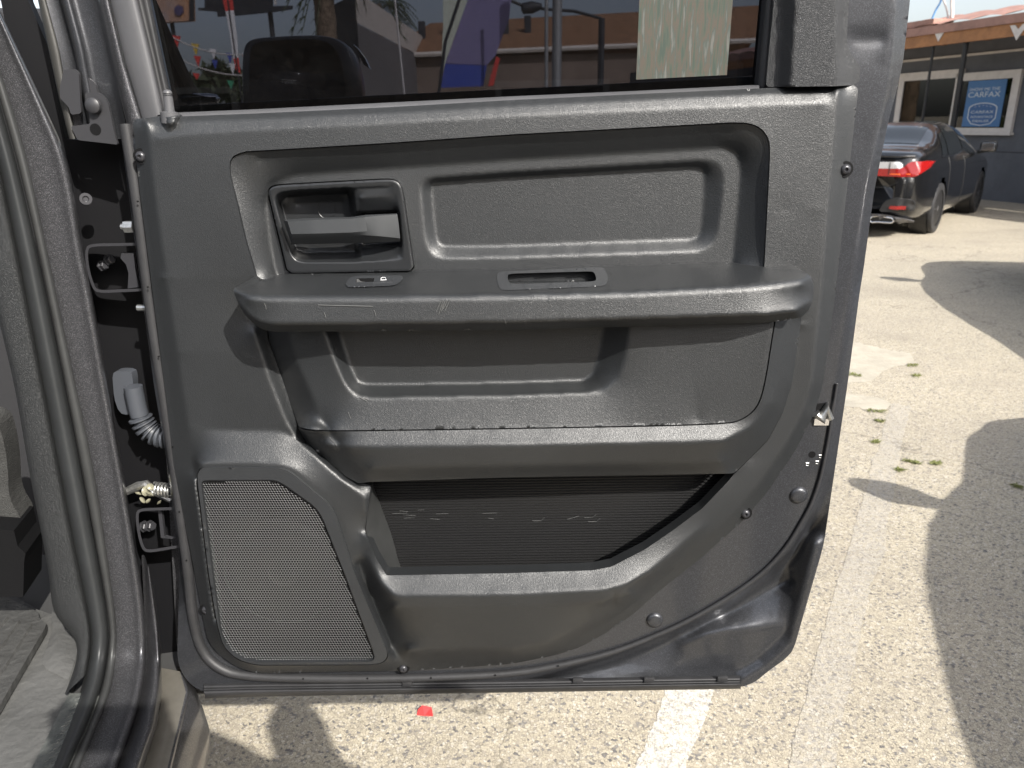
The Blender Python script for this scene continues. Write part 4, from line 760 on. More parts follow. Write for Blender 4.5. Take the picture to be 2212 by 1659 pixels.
sa, za = ws(z2([(640, 590)])[0], FO); sb2, zb2 = ws(z2([(2212, 545)])[0], FO); _, zt1 = ws(z2([(640, 432)])[0], FO); _, zt2 = ws(z2([(2212, 378)])[0], FO); _, zr = ws(z2([(665, 320)])[0], FO)
aw = thing('awning', W0 + WN * FO, 'timber framed awning with rusty corrugated roof above the shop windows', 'awning')
zl, zh, zc = (za + zb2) / 2, (zt1 + zt2) / 2, (zt1 + zt2) / 2 + (zr - zt1)
wbox('fascia_beam', -10, 9, zl, zh, FO - .05, FO, WOOD, aw); wbox('edge_flashing', -10, 9, zh + .002, zc, FO - .02, FO + .03, RUST, aw)
k = 90; sx = np.linspace(-10, 9, 19 * 8 * 2 + 1); wv = .035 * np.abs(np.sin(sx * math.pi / .62)) ** .7
rr1 = [W0 + WD * s_ + WN * (FO + .04) + np.array([0, 0, zc + w_]) for s_, w_ in zip(sx, wv)]; rr2 = [p_ - WN * (FO + .06) + np.array([0, 0, .25]) for p_ in rr1]
v_ = rr1 + rr2; n = len(rr1); link('corrugated_roof', v_, [(i, i + 1, n + i + 1, n + i) for i in range(n - 1)], RUST, aw)
for i in range(20): wbox('rafter', -9.8 + i, -9.7 + i, zh - .1, zh, 0, FO - .05, WOOD, aw)
for x, y in ((1090, 440), (2140, 410)):
    s_, z_ = ws(z2([(x, y)])[0], FO); c_ = W0 + WD * s_ + WN * (FO + .004) + np.array([0, 0, z_])
    MB().prism([c_ + WR * a_ + np.array([0, 0, b_]) for a_, b_ in ((-.16, .09), (-.07, .09), (0, .02), (.07, .09), (.16, .09), (0, -.14))], WN * .012).build('corner_bracket', WHITE, aw)
BLKM = mat('black iron', (.012, .012, .013), .5)
for x, y, r_ in ((1010, 590, .025), (1440, 575, .045)):
    s_, z_ = ws(z2([(x, y)])[0], FO - .1); b_ = W0 + WD * s_ + WN * (FO - .1); MB().tube([b_, b_ + np.array([0, 0, zl + .05])], r_, 10).build('post', BLKM, aw, True)
s_, z_ = ws(z2([(1400, 742)])[0]); wbox('conduit', -10, 9, z_ - .02, z_ + .02, 0, .04, WHITE, shop)
# windows
PANE = glassy('shop window glass', (.30, .33, .36), 0, 1.6); ROOMD = mat('dark room behind glass', (.02, .022, .025), .9)
def frame_window(out, inn, name='window'):
    so_, si = [ws(q) for q in out], [ws(q) for q in inn]
    s0, s1 = max(p[0] for p in so_), min(p[0] for p in so_); z0, z1 = min(p[1] for p in so_), max(p[1] for p in so_); a0, a1 = max(p[0] for p in si), min(p[0] for p in si); b0, b1 = min(p[1] for p in si), max(p[1] for p in si)
    w = wbox(name, s0, s1, b1, z1, .0, .06, WHITE, shop); 
    wbox('frame_bottom', s0, s1, z0, b0, .0, .06, WHITE, w); wbox('frame_side', s0, a0, b0 + .001, b1 - .001, .0, .058, WHITE, w); wbox('frame_side', a1, s1, b0 + .001, b1 - .001, .0, .058, WHITE, w)
    wbox('room', a0, a1, b0, b1, .003, .008, ROOMD, w); wbox('pane', a0, a1, b0, b1, .03, .036, PANE, w); wbox('sill', s0 + .03, s1 - .03, z0 - .05, z0 - .002, 0, .1, WHITE, w)
    return (a0, a1, b0, b1)
ry = ws(z3([(1260, 270)])[0])[1]; 
wl = frame_window([z2([(585, 985)])[0], z2([(1335, 985)])[0], z3([(1260, 270)])[0]][:2] + [z3([(1300, 270)])[0]], [z2([(640, 1085)])[0], z2([(1290, 1085)])[0], z3([(1290, 205)])[0]])
wr_ = frame_window([z2([(1345, 985)])[0], z2([(2205, 985)])[0], z3([(2060, 275)])[0]], [z2([(1390, 1085)])[0], z2([(2090, 1085)])[0], z3([(1975, 215)])[0]])
POST = mat('blue poster print', (.045, .155, .36), .5, vary=(3, .15)); POSTL = mat('poster light print', (.55, .60, .64), .5); POSTD = mat('poster dark blue', (.025, .10, .27), .5)
p0, p1 = ws(z2([(1500, 1100)])[0])[0], ws(z2([(2010, 1100)])[0])[0]; q0, q1 = wr_[2] + .02, wr_[3] - .01
poster = thing('poster', W0 + WD * (p0 + p1) / 2, 'blue advertising poster with white lettering in the right shop window', 'poster')
wbox('sheet', p0, p1, q0, q1, .040, .044, POST, poster)
pw, ph = abs(p1 - p0), q1 - q0; po = W0 + WD * p0 + WN * .0455 + np.array([0, 0, q0])
def text3(body, par, name, m, org, ex, ey, w, h, th=.0008):
    cu = bpy.data.curves.new(name, 'FONT'); cu.body = body; cu.extrude = 0; ob = bpy.data.objects.new(name, cu); COL.objects.link(ob)
    dg = bpy.context.evaluated_depsgraph_get(); me = bpy.data.meshes.new_from_object(ob.evaluated_get(dg)); bpy.data.objects.remove(ob)
    V = A([tuple(q.co) for q in me.vertices]); lo, hi = V.min(0), V.max(0); ex, ey = A(ex), A(ey)
    W3 = [A(org) + ex * w * (q[0] - lo[0]) / (hi[0] - lo[0]) + ey * h * (q[1] - lo[1]) / (hi[1] - lo[1]) for q in V]
    o = link(name, W3, [list(p.vertices) for p in me.polygons], m, par, False); bpy.data.meshes.remove(me); return o
Zv = np.array([0, 0, 1.0])
text3('SHOW ME THE', poster, 'lettering', POSTL, po + WR * pw * .06 + Zv * ph * .78, WR, Zv, pw * .80, ph * .065)
text3('CARFAX', poster, 'lettering', POSTL, po + WR * pw * .05 + Zv * ph * .64, WR, Zv, pw * .84, ph * .115)
an = np.linspace(0, math.pi, 13); sh_ = [(.5 + .38 * math.cos(a_), .40 + .12 * math.sin(a_)) for a_ in an] + [(.12, .18), (.24, .06), (.5, .02), (.76, .06), (.88, .18)]
MB().prism([po + WR * pw * x + Zv * ph * y + WN * .0006 for x, y in sh_], WN * .0004).build('shield', POSTL, poster)
MB().prism([po + WR * pw * (.5 + (x - .5) * .93) + Zv * ph * (.26 + (y - .26) * .93) + WN * .0012 for x, y in sh_], WN * .0004).build('shield_field', POSTD, poster)
text3('CARFAX', poster, 'lettering', POSTL, po + WR * pw * .2 + Zv * ph * .29 + WN * .002, WR, Zv, pw * .6, ph * .06)
text3('ADVANTAGE', poster, 'lettering', POSTL, po + WR * pw * .2 + Zv * ph * .19 + WN * .002, WR, Zv, pw * .6, ph * .05)
text3('DEALER', poster, 'lettering', POSTL, po + WR * pw * .28 + Zv * ph * .10 + WN * .002, WR, Zv, pw * .44, ph * .05)
for i, x in enumerate((.3, .4, .5, .6, .7)): text3('*', poster, 'star', POSTL, po + WR * pw * (x - .02) + Zv * ph * (.42 + .03 * (1 - abs(x - .5) * 5)) + WN * .002, WR, Zv, pw * .04, ph * .03)
# pipe and cables above the awning
def wtube(name, pts, r_, m, off, **k): q_ = z2(pts); return MB().tube(wp(resample(smooth(q_), n=24), off), r_, 8).build(name, m, shop, True)
wtube('vent_pipe', [(1248, -300), (1250, 0), (1252, 300)], .03, WHITE, .6); wtube('cable', [(1120, -60), (1150, 40), (1185, 130), (1205, 290)], .016, WHITE, .6); wtube('cable', [(1120, -60), (1095, 40), (1040, 120), (985, 250)], .018, mat('blue cable', (.16, .38, .72), .5), .6)
wbox('roof_vent_box', ws(z2([(600, 260)])[0], FO)[0], ws(z2([(1008, 260)])[0], FO)[0], zc, zc + .12, FO - .4, FO, RUST, aw)

# ================================================================== black sedan
def sedan(name, loc, rz, label, body_m, group=None, badge=True):
    root = bpy.data.objects.new(name, None); COL.objects.link(root); root.location = loc; root.rotation_euler = (0, 0, rz); tag(root, label, 'sedan', group)
    ST = A([(-2.44, .40, .60, .80, .56, .95, .46), (-2.40, .34, .74, .92, .69, 1.04, .58), (-2.30, .28, .84, 1.00, .79, 1.095, .66), (-2.05, .24, .895, 1.02, .835, 1.125, .68), (-1.75, .22, .915, 1.01, .85, 1.15, .68), (-1.45, .2, .92, 1.0, .86, 1.22, .64), (-1.0, .2, .92, .985, .865, 1.37, .60), (-.6, .2, .92, .98, .865, 1.44, .59),
        (0, .2, .92, .97, .865, 1.455, .59), (.5, .2, .92, .955, .865, 1.40, .58), (.9, .2, .92, .95, .86, 1.26, .60), (1.25, .2, .92, .94, .85, 1.06, .64), (1.8, .22, .91, .90, .82, .99, .62), (2.2, .26, .86, .80, .75, .88, .56), (2.40, .34, .70, .68, .62, .74, .46)])
    yy = np.linspace(ST[0, 0], ST[-1, 0], 100); C = np.stack([np.interp(yy, ST[:, 0], ST[:, i]) for i in range(7)], 1)
    for _ in range(2): C[1:-1, 1:] = .25 * C[:-2, 1:] + .5 * C[1:-1, 1:] + .25 * C[2:, 1:]
    def prof(c):
        y, zb, xw, zk, xb, zt, xt = c
        return A([(0, zb), (xw * .8, zb), (xw * .965, zb + .10), (xw * .995, .45), (xw, .62), (xw * .985, (.62 + zk) / 2 + .04), (xb, zk), ((xb + xt) / 2 + .03, zk + (zt - zk) * .5), (xt, zt - (zt - zk) * .12), (xt * .55, zt), (0, zt)])
    def surf(y, s):
        c = np.array([np.interp(y, yy, C[:, i]) for i in range(7)]); p = prof(c); i = int(min(s, 9.999)); f = s - i
        p0, p1, p2, p3 = p[max(i - 1, 0)], p[i], p[min(i + 1, 10)], p[min(i + 2, 10)]
        q = .5 * (2 * p1 + (p2 - p0) * f + (2 * p0 - 5 * p1 + 4 * p2 - p3) * f * f + (3 * p1 - p0 - 3 * p2 + p3) * f ** 3); return np.array([max(q[0], 0), y, q[1]])
    ss = np.linspace(0, 10, 41); G = np.array([[surf(y, s) for s in ss] for y in yy]); full = np.concatenate([G, G[:, ::-1][:, 1:-1] * [-1, 1, 1]], 1); m, n = full.shape[:2]; V = full.reshape(-1, 3); Fc = []
    for i in range(m - 1):
        for j in range(n):
            q = (i * n + j, i * n + (j + 1) % n, (i + 1) * n + (j + 1) % n, (i + 1) * n + j); c = V[list(q)].mean(0)
            if abs(c[0]) > .55 and min(math.hypot(c[1] - w, c[2] - .335) for w in (-1.38, 1.44)) < .385: continue
            Fc.append(q)
    Fc += [tuple(range(n)), tuple((m - 1) * n + j for j in range(n - 1, -1, -1))]
    body = link('body', V, Fc, body_m, root)
    def patch(nm, yb, sb, m_, off=.004, par=root, both=True, ny=14, ns=8):
        """yb(s fraction) gives the two ends; sb the profile range"""
        for sg in ((1, -1) if both else (1,)):
            v = []; c0 = np.array([0, 0, .75])
            for a in range(ns):
                f = a / (ns - 1); s = sb[0] + (sb[1] - sb[0]) * f; y0, y1 = yb(f)
                for b in range(ny):
                    y = y0 + (y1 - y0) * b / (ny - 1); e = 1e-2; p = surf(y, s); tn = np.cross(surf(y + e, s) - p, surf(y, min(s + .05, 10)) - p); tn /= np.linalg.norm(tn) + 1e-9
                    if tn @ (p - np.array([0, y, .6])) < 0: tn = -tn
                    v.append((p + tn * off) * [sg, 1, 1])
            link(nm, v, [(a * ny + b, a * ny + b + 1, (a + 1) * ny + b + 1, (a + 1) * ny + b) for a in range(ns - 1) for b in range(ny - 1)], m_, par)
    CG = MATS['car glass'] if 'car glass' in MATS else mat('car glass', (.010, .012, .014), .06, spec=.6)
    patch('side_window', lambda f: (-.98 + .28 * f, -.06), (6.15, 7.75), CG); patch('side_window', lambda f: (.02, 1.08 - .60 * f), (6.15, 7.75), CG); patch('quarter_window', lambda f: (-1.32 + .36 * f, -1.04 + .28 * f), (6.2, 7.6), CG)
    patch('window_trim', lambda f: (-1.36, 1.15), (5.98, 6.10), CHROME, .006)
    for nm, y0, y1 in (('rear_window', -1.62, -.86), ('windscreen', .62, 1.22)):
        v = [];
        for b in range(12):
            y = y0 + (y1 - y0) * b / 11; half = [surf(y, s) for s in np.linspace(8.25, 10, 8)]; row = [p * [-1, 1, 1] for p in half] + half[::-1][1:]; v += [p + np.array([0, -.002 if y < 0 else .002, .005]) for p in row]
        link(nm, v, [(a * 15 + b, a * 15 + b + 1, (a + 1) * 15 + b + 1, (a + 1) * 15 + b) for a in range(11) for b in range(14)], CG, root)
    RED = MATS.get('red lamp lens') or mat('red lamp lens', (.24, .006, .006), .15, coat=.5); CLR = MATS.get('clear lamp lens') or mat('clear lamp lens', (.42, .42, .43), .15, coat=.6); AMB = MATS.get('amber red lamp') or mat('amber red lamp', (.75, .12, .03), .15)
    def ysurf(x, z):                                        # rear face: how far back the body reaches at (x, z)
        k = (V[:, 1] < -1.6); q = V[k]; d = (q[:, 0] - x) ** 2 + (q[:, 2] - z) ** 2; i = np.argsort(d)[:10]; return q[i, 1].min()
    def lens(nm, pts, m_, off=.012, par=root):
        for sg in (1, -1):
            o2 = smooth(pts, True, 1, .02); o2 = resample(o2, step=.04, closed=True); V2, T2, lp2 = mesh2d(A(o2) * 1000, (), 35.); V2 = V2 / 1000; v3 = [(sg * x, ysurf(x, z) - off, z) for x, z in V2]; ring = lp2[0] / 1000; k2 = len(ring); n3 = len(v3); v3 += [(sg * x, ysurf(x, z) - off, z) for x, z in ring] + [(sg * x, ysurf(x, z) + .05, z) for x, z in ring]
            link(nm, v3, [tuple(q) for q in T2] + [(n3 + i, n3 + (i + 1) % k2, n3 + k2 + (i + 1) % k2, n3 + k2 + i) for i in range(k2)], m_, par)
    lens('lamp_clear', [(.20, .90), (.22, .975), (.62, .985), (.66, .90)], CLR); lens('tail_lamp', [(.18, .845), (.27, .81), (.80, .80), (.865, .86), (.905, .955), (.885, .985), (.70, .985), (.655, .905), (.20, .895)], RED, .014); lens('lamp_bar', [(.50, .828), (.50, .842), (.80, .842), (.80, .828)], AMB, .017)
    lens('lamp_seam', [(.498, .80), (.498, .985), (.506, .985), (.506, .80)], MATS['black iron'], .018); lens('reflector', [(.56, .40), (.56, .445), (.78, .445), (.78, .40)], RED, .03); lens('bumper_vent', [(.44, .36), (.50, .50), (.62, .55), (.82, .52), (.84, .38)], MATS['black iron'], .02)
    lens('diffuser', [(.10, .20), (.10, .32), (.52, .33), (.78, .26), (.80, .20)], MATS.get('grey diffuser') or mat('grey diffuser', (.10, .10, .11), .35), .015)
    EX = MATS['chrome']
    for sg in (1, -1):
        pth = [(.36, .215), (.44, .225), (.60, .225), (.63, .25), (.60, .285), (.44, .30), (.36, .29), (.33, .25), (.36, .215)]; MB().tube([(sg * x, -2.40, z) for x, z in pth], .011, 8).build('exhaust_tip', EX, root, True); MB().prism([(sg * x, -2.39, z) for x, z in pth[:-1]], [0, .05, 0]).build('exhaust_bore', MATS['black iron'], root)
    MB().box((0, -2.45, .70), [[1, 0, 0], [0, 1, 0], [0, 0, 1]], (.42, .02, .14), .004).build('plate_recess', MATS['black iron'], root)
    o2 = [(x, ysurf(max(abs(x), .05), 1.06) - .004, 1.055 - .012 * abs(x)) for x in np.linspace(-.74, .74, 20)]; MB().tube(o2, .016, 8).build('boot_lip', CHROME if False else body_m, root, True)
    MB().tube([(x, ysurf(abs(x), .70) - .001, .665 + max(0, abs(x) - .5) * .6) for x in np.linspace(-.62, .62, 20)], .004, 5).build('boot_seam', MATS['black iron'], root)
    TY, RM = MATS['black rubber'], MATS.get('grey alloy') or mat('grey alloy', (.30, .30, .32), .3, .8)
    for sg in (1, -1):
        for wy in (-1.38, 1.44):
            ax = np.array([sg, 0, 0.]); c0 = np.array([sg * .70, wy, .335]); w = MB().lathe(c0, ax, [(0, .24), (0, .30), (.02, .33), (.05, .335), (.09, .335), (.095, .328), (.105, .328), (.11, .335), (.14, .335), (.145, .328), (.155, .328), (.16, .335), (.19, .335), (.215, .325), (.225, .29), (.22, .24)], 40, False).build('wheel', TY, root, True)
            MB().lathe(c0, ax, [(.21, .245), (.215, .235), (.13, .225), (.11, .22), (.10, .03)], 40).build('rim_barrel', MATS['black iron'], w, True)
            for k_ in range(10):
                a = 2 * math.pi * k_ / 10; d = np.array([0, math.cos(a), math.sin(a)]); e = np.array([0, -math.sin(a), math.cos(a)]); MB().box(c0 + ax * .195 + d * .135, [d, e, ax], (.21, .028, .03), .006).build('spoke', RM, w)
            MB().lathe(c0, ax, [(.17, .05), (.205, .05), (.212, .03), (.212, .001)], 20).build('hub_cap', RM, w, True)
            MB().lathe(c0 - ax * .05, ax, [(0, .37), (.10, .385), (.215, .388)], 40, False).build('wheel_arch', MATS['black iron'], root)
    for sg in (1, -1):
        mm = MB(); mm.box((sg * 1.02, .92, 1.06), [[1, 0, 0], [0, 1, 0], [0, 0, 1]], (.24, .12, .17), .055); mi = mm.build('door_mirror', body_m, root, True)
        MB().tube([(sg * .88, .95, .98), (sg * .98, .93, 1.0)], .03, 8).build('mirror_foot', MATS['black iron'], mi, True); MB().box((sg * 1.02, .858, 1.06), [[1, 0, 0], [0, 1, 0], [0, 0, 1]], (.17, .006, .11), .002).build('mirror_glass', CHROME, mi)
    for yv in (-.02, -1.0): 
        for sg in (1, -1): MB().tube([surf(yv, s) * [sg, 1, 1] + np.array([sg * .001, 0, 0]) for s in np.linspace(2.2, 6, 16)], .003, 4).build('door_gap', MATS['black iron'], root)
    if badge:
        text3('ES 350', None, 'badge', CHROME, (.10, -2.462, .735), (1, 0, 0), Zv, .24, .042); b = bpy.data.objects['badge']; b.parent = root
    return root
BLACKCAR = paint('black car paint', (.012, .012, .013), .2, .2, 1.0)
CARRZ = -math.atan2(.645, .764)
def car_at(wheel_xy, wl=(.79, -1.38)):                     # place by the ground under the right rear wheel
    c, s = math.cos(CARRZ), math.sin(CARRZ); return (wheel_xy[0] - (c * wl[0] - s * wl[1]), wheel_xy[1] - (s * wl[0] + c * wl[1]), 0)
cw = az(A(1998.), A(503.), 0)
sedan('parked_sedan', car_at(cw[:2] + np.array([.02, .06])), CARRZ, 'black sedan with red tail lamp parked by the grey shop wall', BLACKCAR)

# ================================================================== beyond the door: what shows through its window
def far(q, y): q = A(q); return ay(q[..., 0], q[..., 1], y)
def card(name, pts, y, th, m, par): return MB().prism(far(pts, y), [0, th, 0]).build(name, m, par)
STEELD = mat('dark painted steel', (.02, .022, .028), .6)
def billboard(label, panel_px, post_px, y, m, extra=()):
    b = thing('billboard', far(A([(post_px[0] + post_px[1]) / 2, 300.]), y) * [1, 1, 0], label, 'billboard')
    card('panel', panel_px, y, .4, m, b); xm = (post_px[0] + post_px[1]) / 2; top = far(A([xm, post_px[2]]), y + .5); rad = abs(far(A([post_px[1], 40.]), y)[0] - far(A([post_px[0], 40.]), y)[0]) / 2
    MB().tube([(top[0], y + .5, 0), (top[0], y + .5, top[2])], rad, 12).build('post', STEELD, b, True)
    for nm, px, mm in extra: card(nm, px, y - .1, .08, mm, b)
    return b
ORG = mat('orange billboard print', (.55, .25, .09), .6, vary=(.5, .3, (.35, .30, .30)))
billboard('orange printed billboard seen through the left end of the tinted window', [(322, -60), (412, -60), (415, 44), (332, 50)], (364, 373, 30), 38, ORG, [('print_disc', [(376, 18), (384, 10), (394, 14), (396, 26), (388, 34), (378, 30)], mat('billboard dark print', (.10, .08, .16), .6)), ('frame_edge', [(408, -60), (417, -60), (419, 43), (409, 46)], STEELD)])
billboard('dark backed billboard with a catwalk seen through the tinted window', [(440, -70), (582, -70), (584, 16), (442, 20)], (577, 588, 18), 34, STEELD, [('catwalk', [(428, 17), (632, 12), (631, 20), (590, 26), (520, 33), (470, 36), (468, 25), (428, 22)], STEELD), ('ladder', [(586, -60), (590, -60), (597, 10), (592, 10)], WHITE)])
# feather flags
def flag(label, pole_px, y, strips, cat='flag'):
    bx = far(A(pole_px[0]), y); f = thing('feather_flag', (bx[0], y, 0), label, cat, None); q = far(A(pole_px), y); q = np.vstack([[q[0][0] + (q[0][0] - q[1][0]) * q[0][2] / max(q[1][2] - q[0][2], .1), y, 0], q]); MB().tube(q, .018, 8).build('pole', STEELD, f, True)
    MB().lathe((q[0][0], y, 0), (0, 0, 1), [(0, .25), (.04, .25), (.06, .05), (.3, .04)], 16).build('base', STEELD, f)
    for nm, px, m in strips:
        p_ = far(px, y); n = len(p_); back = p_ + np.array([0, .006, 0]); MB().prism(p_, [0, .006, 0]).build(nm, m, f)
    return f
CR, CW_, CB, CY, CG_ = [mat(n, c, .8) for n, c in (('red cloth', (.62, .06, .05)), ('white cloth', (.72, .70, .70)), ('blue cloth', (.05, .08, .36)), ('yellow cloth', (.68, .45, .05)), ('green cloth', (.05, .30, .16)))]
CP = mat('purple cloth', (.22, .19, .34), .8); CGW = mat('pale green white cloth', (.55, .58, .48), .8)
flag('tall red and white feather flag seen through the tinted window', [(516, 172), (500, 60), (487, -40)], 20, [('red_cloth', [(476, -30), (500, -30), (505, 22), (487, 24), (482, 5)], CR), ('white_cloth', [(487, 24), (505, 22), (512, 80), (515, 124), (504, 126), (497, 75)], CW_), ('red_tip', [(504, 126), (515, 124), (520, 160), (509, 150)], CR)])
flag('big blue and purple feather flag beside the grey poles', [(948, 200), (962, 90), (1012, -60)], 9, [('white_edge', [(957, -60), (1013, -60), (1010, 0), (985, 70), (962, 135), (950, 190), (953, 140), (957, 60)], CGW), ('purple_cloth', [(1013, -60), (1110, -60), (1100, 40), (1070, 120), (1052, 140), (962, 137), (985, 72), (1010, 2)], CP), ('blue_cloth', [(962, 138), (1052, 141), (1044, 186), (952, 190)], CB), ('red_stripe', [(1072, 122), (1080, 126), (1066, 185), (1054, 186)], CR)])
# strings of pennants
def pennants(label, a, b, y, items):
    p0, p1 = far(A(a), y), far(A(b), y); s = np.linspace(0, 1, 30)[:, None]; ln = p0 * (1 - s) + p1 * s; ln[:, 2] -= .5 * 4 * s[:, 0] * (1 - s[:, 0]) * .3; r_ = thing('pennant_string', (p0[0], y, 0), label, 'pennants', 'strings of pennants over the lot')
    MB().tube(ln, .012, 5).build('cord', WHITE, r_)
    for px, m in items: card('pennant', px, y, .02, m, r_)
def tri(x0, x1, y0, y1): f = lambda x: 307.2 + .1587 * x; return [(f(x0), .1587 * y0), (f(x1), .1587 * (y0 + 12)), (f((x0 + x1) / 2 + 15), .1587 * y1)]
pennants('upper string of red yellow and white pennants seen through the window', (360, 74), (560, 112), 14, [(tri(400, 520, 480, 650), CR), (tri(665, 770, 590, 750), CY), (tri(910, 1010, 660, 800), CW_), (tri(1140, 1225, 715, 860), CB), (tri(1365, 1440, 745, 900), CR)])
pennants('lower string of dark red and blue pennants above the hedge', (360, 112), (560, 160), 15, [(tri(700, 795, 755, 910), CR), (tri(940, 1025, 810, 945), CB), (tri(1180, 1262, 860, 1020), CW_), (tri(1370, 1445, 1095, 1215), CR), (tri(1150, 1245, 1090, 1215), CG_), (tri(680, 780, 990, 1090), CR)])
# palms
BARK = mat('palm bark', (.20, .145, .10), .9, bump=('noise', 14, .05), vary=(6, .5)); FROND = mat('palm frond', (.045, .06, .025), .7)
def palm(label, px, v_top, y, rad, crown=True):
    b = far(A([px, 300.]), y); tp_ = far(A([px, v_top]), y); r_ = thing('palm_tree', (b[0], y, 0), label, 'palm tree'); zs_ = np.linspace(0, tp_[2], 40); MB().tube([(b[0] + .02 * math.sin(z), y, z) for z in zs_], rad * (1 + .05 * np.sin(zs_ * 9)), 12).build('trunk', BARK, r_, True)
    mb = MB()
    for k_ in range(34):
        a, e = rng.uniform(0, 2 * math.pi), rng.uniform(-1.1, .9); ln = rng.uniform(1.4, 2.2); d = np.array([math.cos(a), math.sin(a), 0]); sp = [tp_ + d * ln * math.cos(e * .6) * s_ + np.array([0, 0, ln * (.7 * e * s_ - .75 * s_ * s_)]) for s_ in np.linspace(0, 1, 7)]
        side = np.array([-d[1], d[0], 0])
        for i in range(1, 7):
            for sg in (-1, 1):
                for h_ in (0, .5):
                    c = sp[i] * (1 - h_) + sp[i - 1] * h_; w_ = .45 * (1.15 - i / 7); tipp = c + side * sg * w_ + d * .18 - np.array([0, 0, .22]); mb.add([c, c + d * .05, tipp], [(0, 1, 2)])
        mb.tube(sp, .015, 4)
    mb.build('crown', FROND, r_)
palm('thick palm trunk rising behind the black side mirror', 727, -150, 24, .30); palm('small distant palm tree above the white roof edge', 838, 8, 52, .16)
# buildings behind
def block(name, label, cat='building'): return name
GREYW = mat('shaded stucco', (.16, .15, .15), .9, vary=(1, .2)); CREAM = mat('pale cream fascia', (.62, .56, .50), .8, vary=(1.5, .15)); ROOFB = mat('brown shingle roof', (.30, .155, .08), .9, bump=('noise', 8, .05), vary=(2, .3)); BROWNW = mat('brown stucco', (.20, .15, .12), .9, vary=(1, .25))  # wall below the cream fascia is a plain grey stucco
wb = thing('white_fascia_building', (-3.5, 32, 0), 'low building with a pale cream roof fascia behind the palm', 'building')
q0_, q1_, q2_ = far(A([690., 34.]), 32), far(A([770., 34.]), 28), far(A([918., 62.]), 44)
def wallseg(nm, a, b, z0, z1, m, par, th=.3): a, b = A(a), A(b); MB().prism([(a[0], a[1], z0), (b[0], b[1], z0), (b[0], b[1], z1), (a[0], a[1], z1)], [0, th, 0]).build(nm, m, par)
wallseg('fascia', q1_, q2_, 4.75, 5.75, CREAM, wb); wallseg('wall', q1_, q2_, 0, 4.72, GREYW, wb); wallseg('side_wall', q0_, q1_ + [-.02, 0, 0], 0, 5.6, STEELD, wb)
bb = thing('brown_roof_building', (12, 40, 0), 'long building with a brown shingle roof seen through the tinted window', 'building')
r0_, r1_ = far(A([812., 122.]), 40), far(A([1668., 86.]), 40); t0_, t1_ = far(A([930., 50.]), 46), far(A([1668., 10.]), 46)
link('roof', [r0_, r1_, t1_, t0_, t0_ + [0, 6, -3], t1_ + [0, 6, -3]], [(0, 1, 2, 3), (3, 2, 5, 4)], ROOFB, bb, smooth=False); wallseg('wall', r0_ + [.6, .4, 0], r1_ + [0, .4, 0], 0, r0_[2] - .02, BROWNW, bb); MB().tube([r0_ + [0, -.05, 0], r1_ + [0, -.05, 0]], .12, 6).build('gutter', CREAM, bb)
for u, v in ((912, 64), (977, 40), (1092, 50), (1140, 52)): c = far(A([u, v + 12.]), 43.); MB().box(c, np.eye(3), (.35, .35, 1.3), .05).build('roof_vent', STEELD, bb)
# poles and a street lamp
def pole(label, u0, u1, y, rad, m): 
    b = far(A([u1, 190.]), y); r_ = thing('utility_pole', (b[0], y, 0), label, 'pole'); a = far(A([u0, -200.]), y); MB().tube([(b[0], y, 0), (b[0], y, b[2]), a], rad, 12).build('shaft', m, r_, True); return r_, a
POLEG = mat('galvanised pole', (.30, .30, .30), .5, .4)
pole('thin galvanised pole beside the thicker grey pole', 1181, 1180, 8, .018, POLEG)
r_, a_ = pole('thick grey pole seen through the middle of the window', 1206, 1202, 8.2, .048, POLEG)
sl_ = thing('street_lamp', (far(A([1140., 200.]), 26)[0], 26, 0), 'street lamp head on a curved arm above the brown roof', 'street lamp'); lp = far([(1300, 40), (1240, 24), (1180, 20), (1150, 16), (1128, 12), (1100, 0)], 26); MB().tube(lp, .05, 6).build('arm', STEELD, sl_, True); MB().lathe(lp[3], [1, 0, .1], [(-.35, .05), (-.3, .16), (0, .18), (.3, .08)], 10).build('lamp_head', STEELD, sl_, True); MB().tube([(lp[0][0], 26, 0), lp[0]], .1, 8).build('post', STEELD, sl_, True)
an_ = thing('whip_antenna', far(A([876., 240.]), 3.0), 'thin white whip antenna rising past the window', 'antenna'); MB().tube([far(A([879., 262.]), 3.0) * [1, 1, 0], far(A([877., 240.]), 3.0), far(A([850., -30.]), 3.0)], .004, 6).build('rod', WHITE, an_, True)
# hedge behind the pennants
hd = MB(); hb = far(A([470., 190.]), 22)
for k_ in range(1500):
    u_, vv = rng.uniform(395, 560), rng.uniform(0, 1); top_ = 150 + 14 * math.sin(u_ * .05) + (0 if 440 < u_ < 530 else 10); v__ = top_ + vv * (215 - top_); c = far(A([u_, v__]), 22 + rng.uniform(-.8, .8)); d = rng.normal(0, .10, (3, 3)); hd.add([c + d[0], c + d[1], c + d[2]], [(0, 1, 2)])
hg_ = thing('hedge', (hb[0], 22, 0), 'dark green hedge below the pennants at the left of the window', 'hedge'); hd.build('foliage', FROND, hg_)
MB().box((hb[0], 22.4, .7), np.eye(3), (2.4, .5, 1.4), .1).build('hedge_core', FROND, hg_)
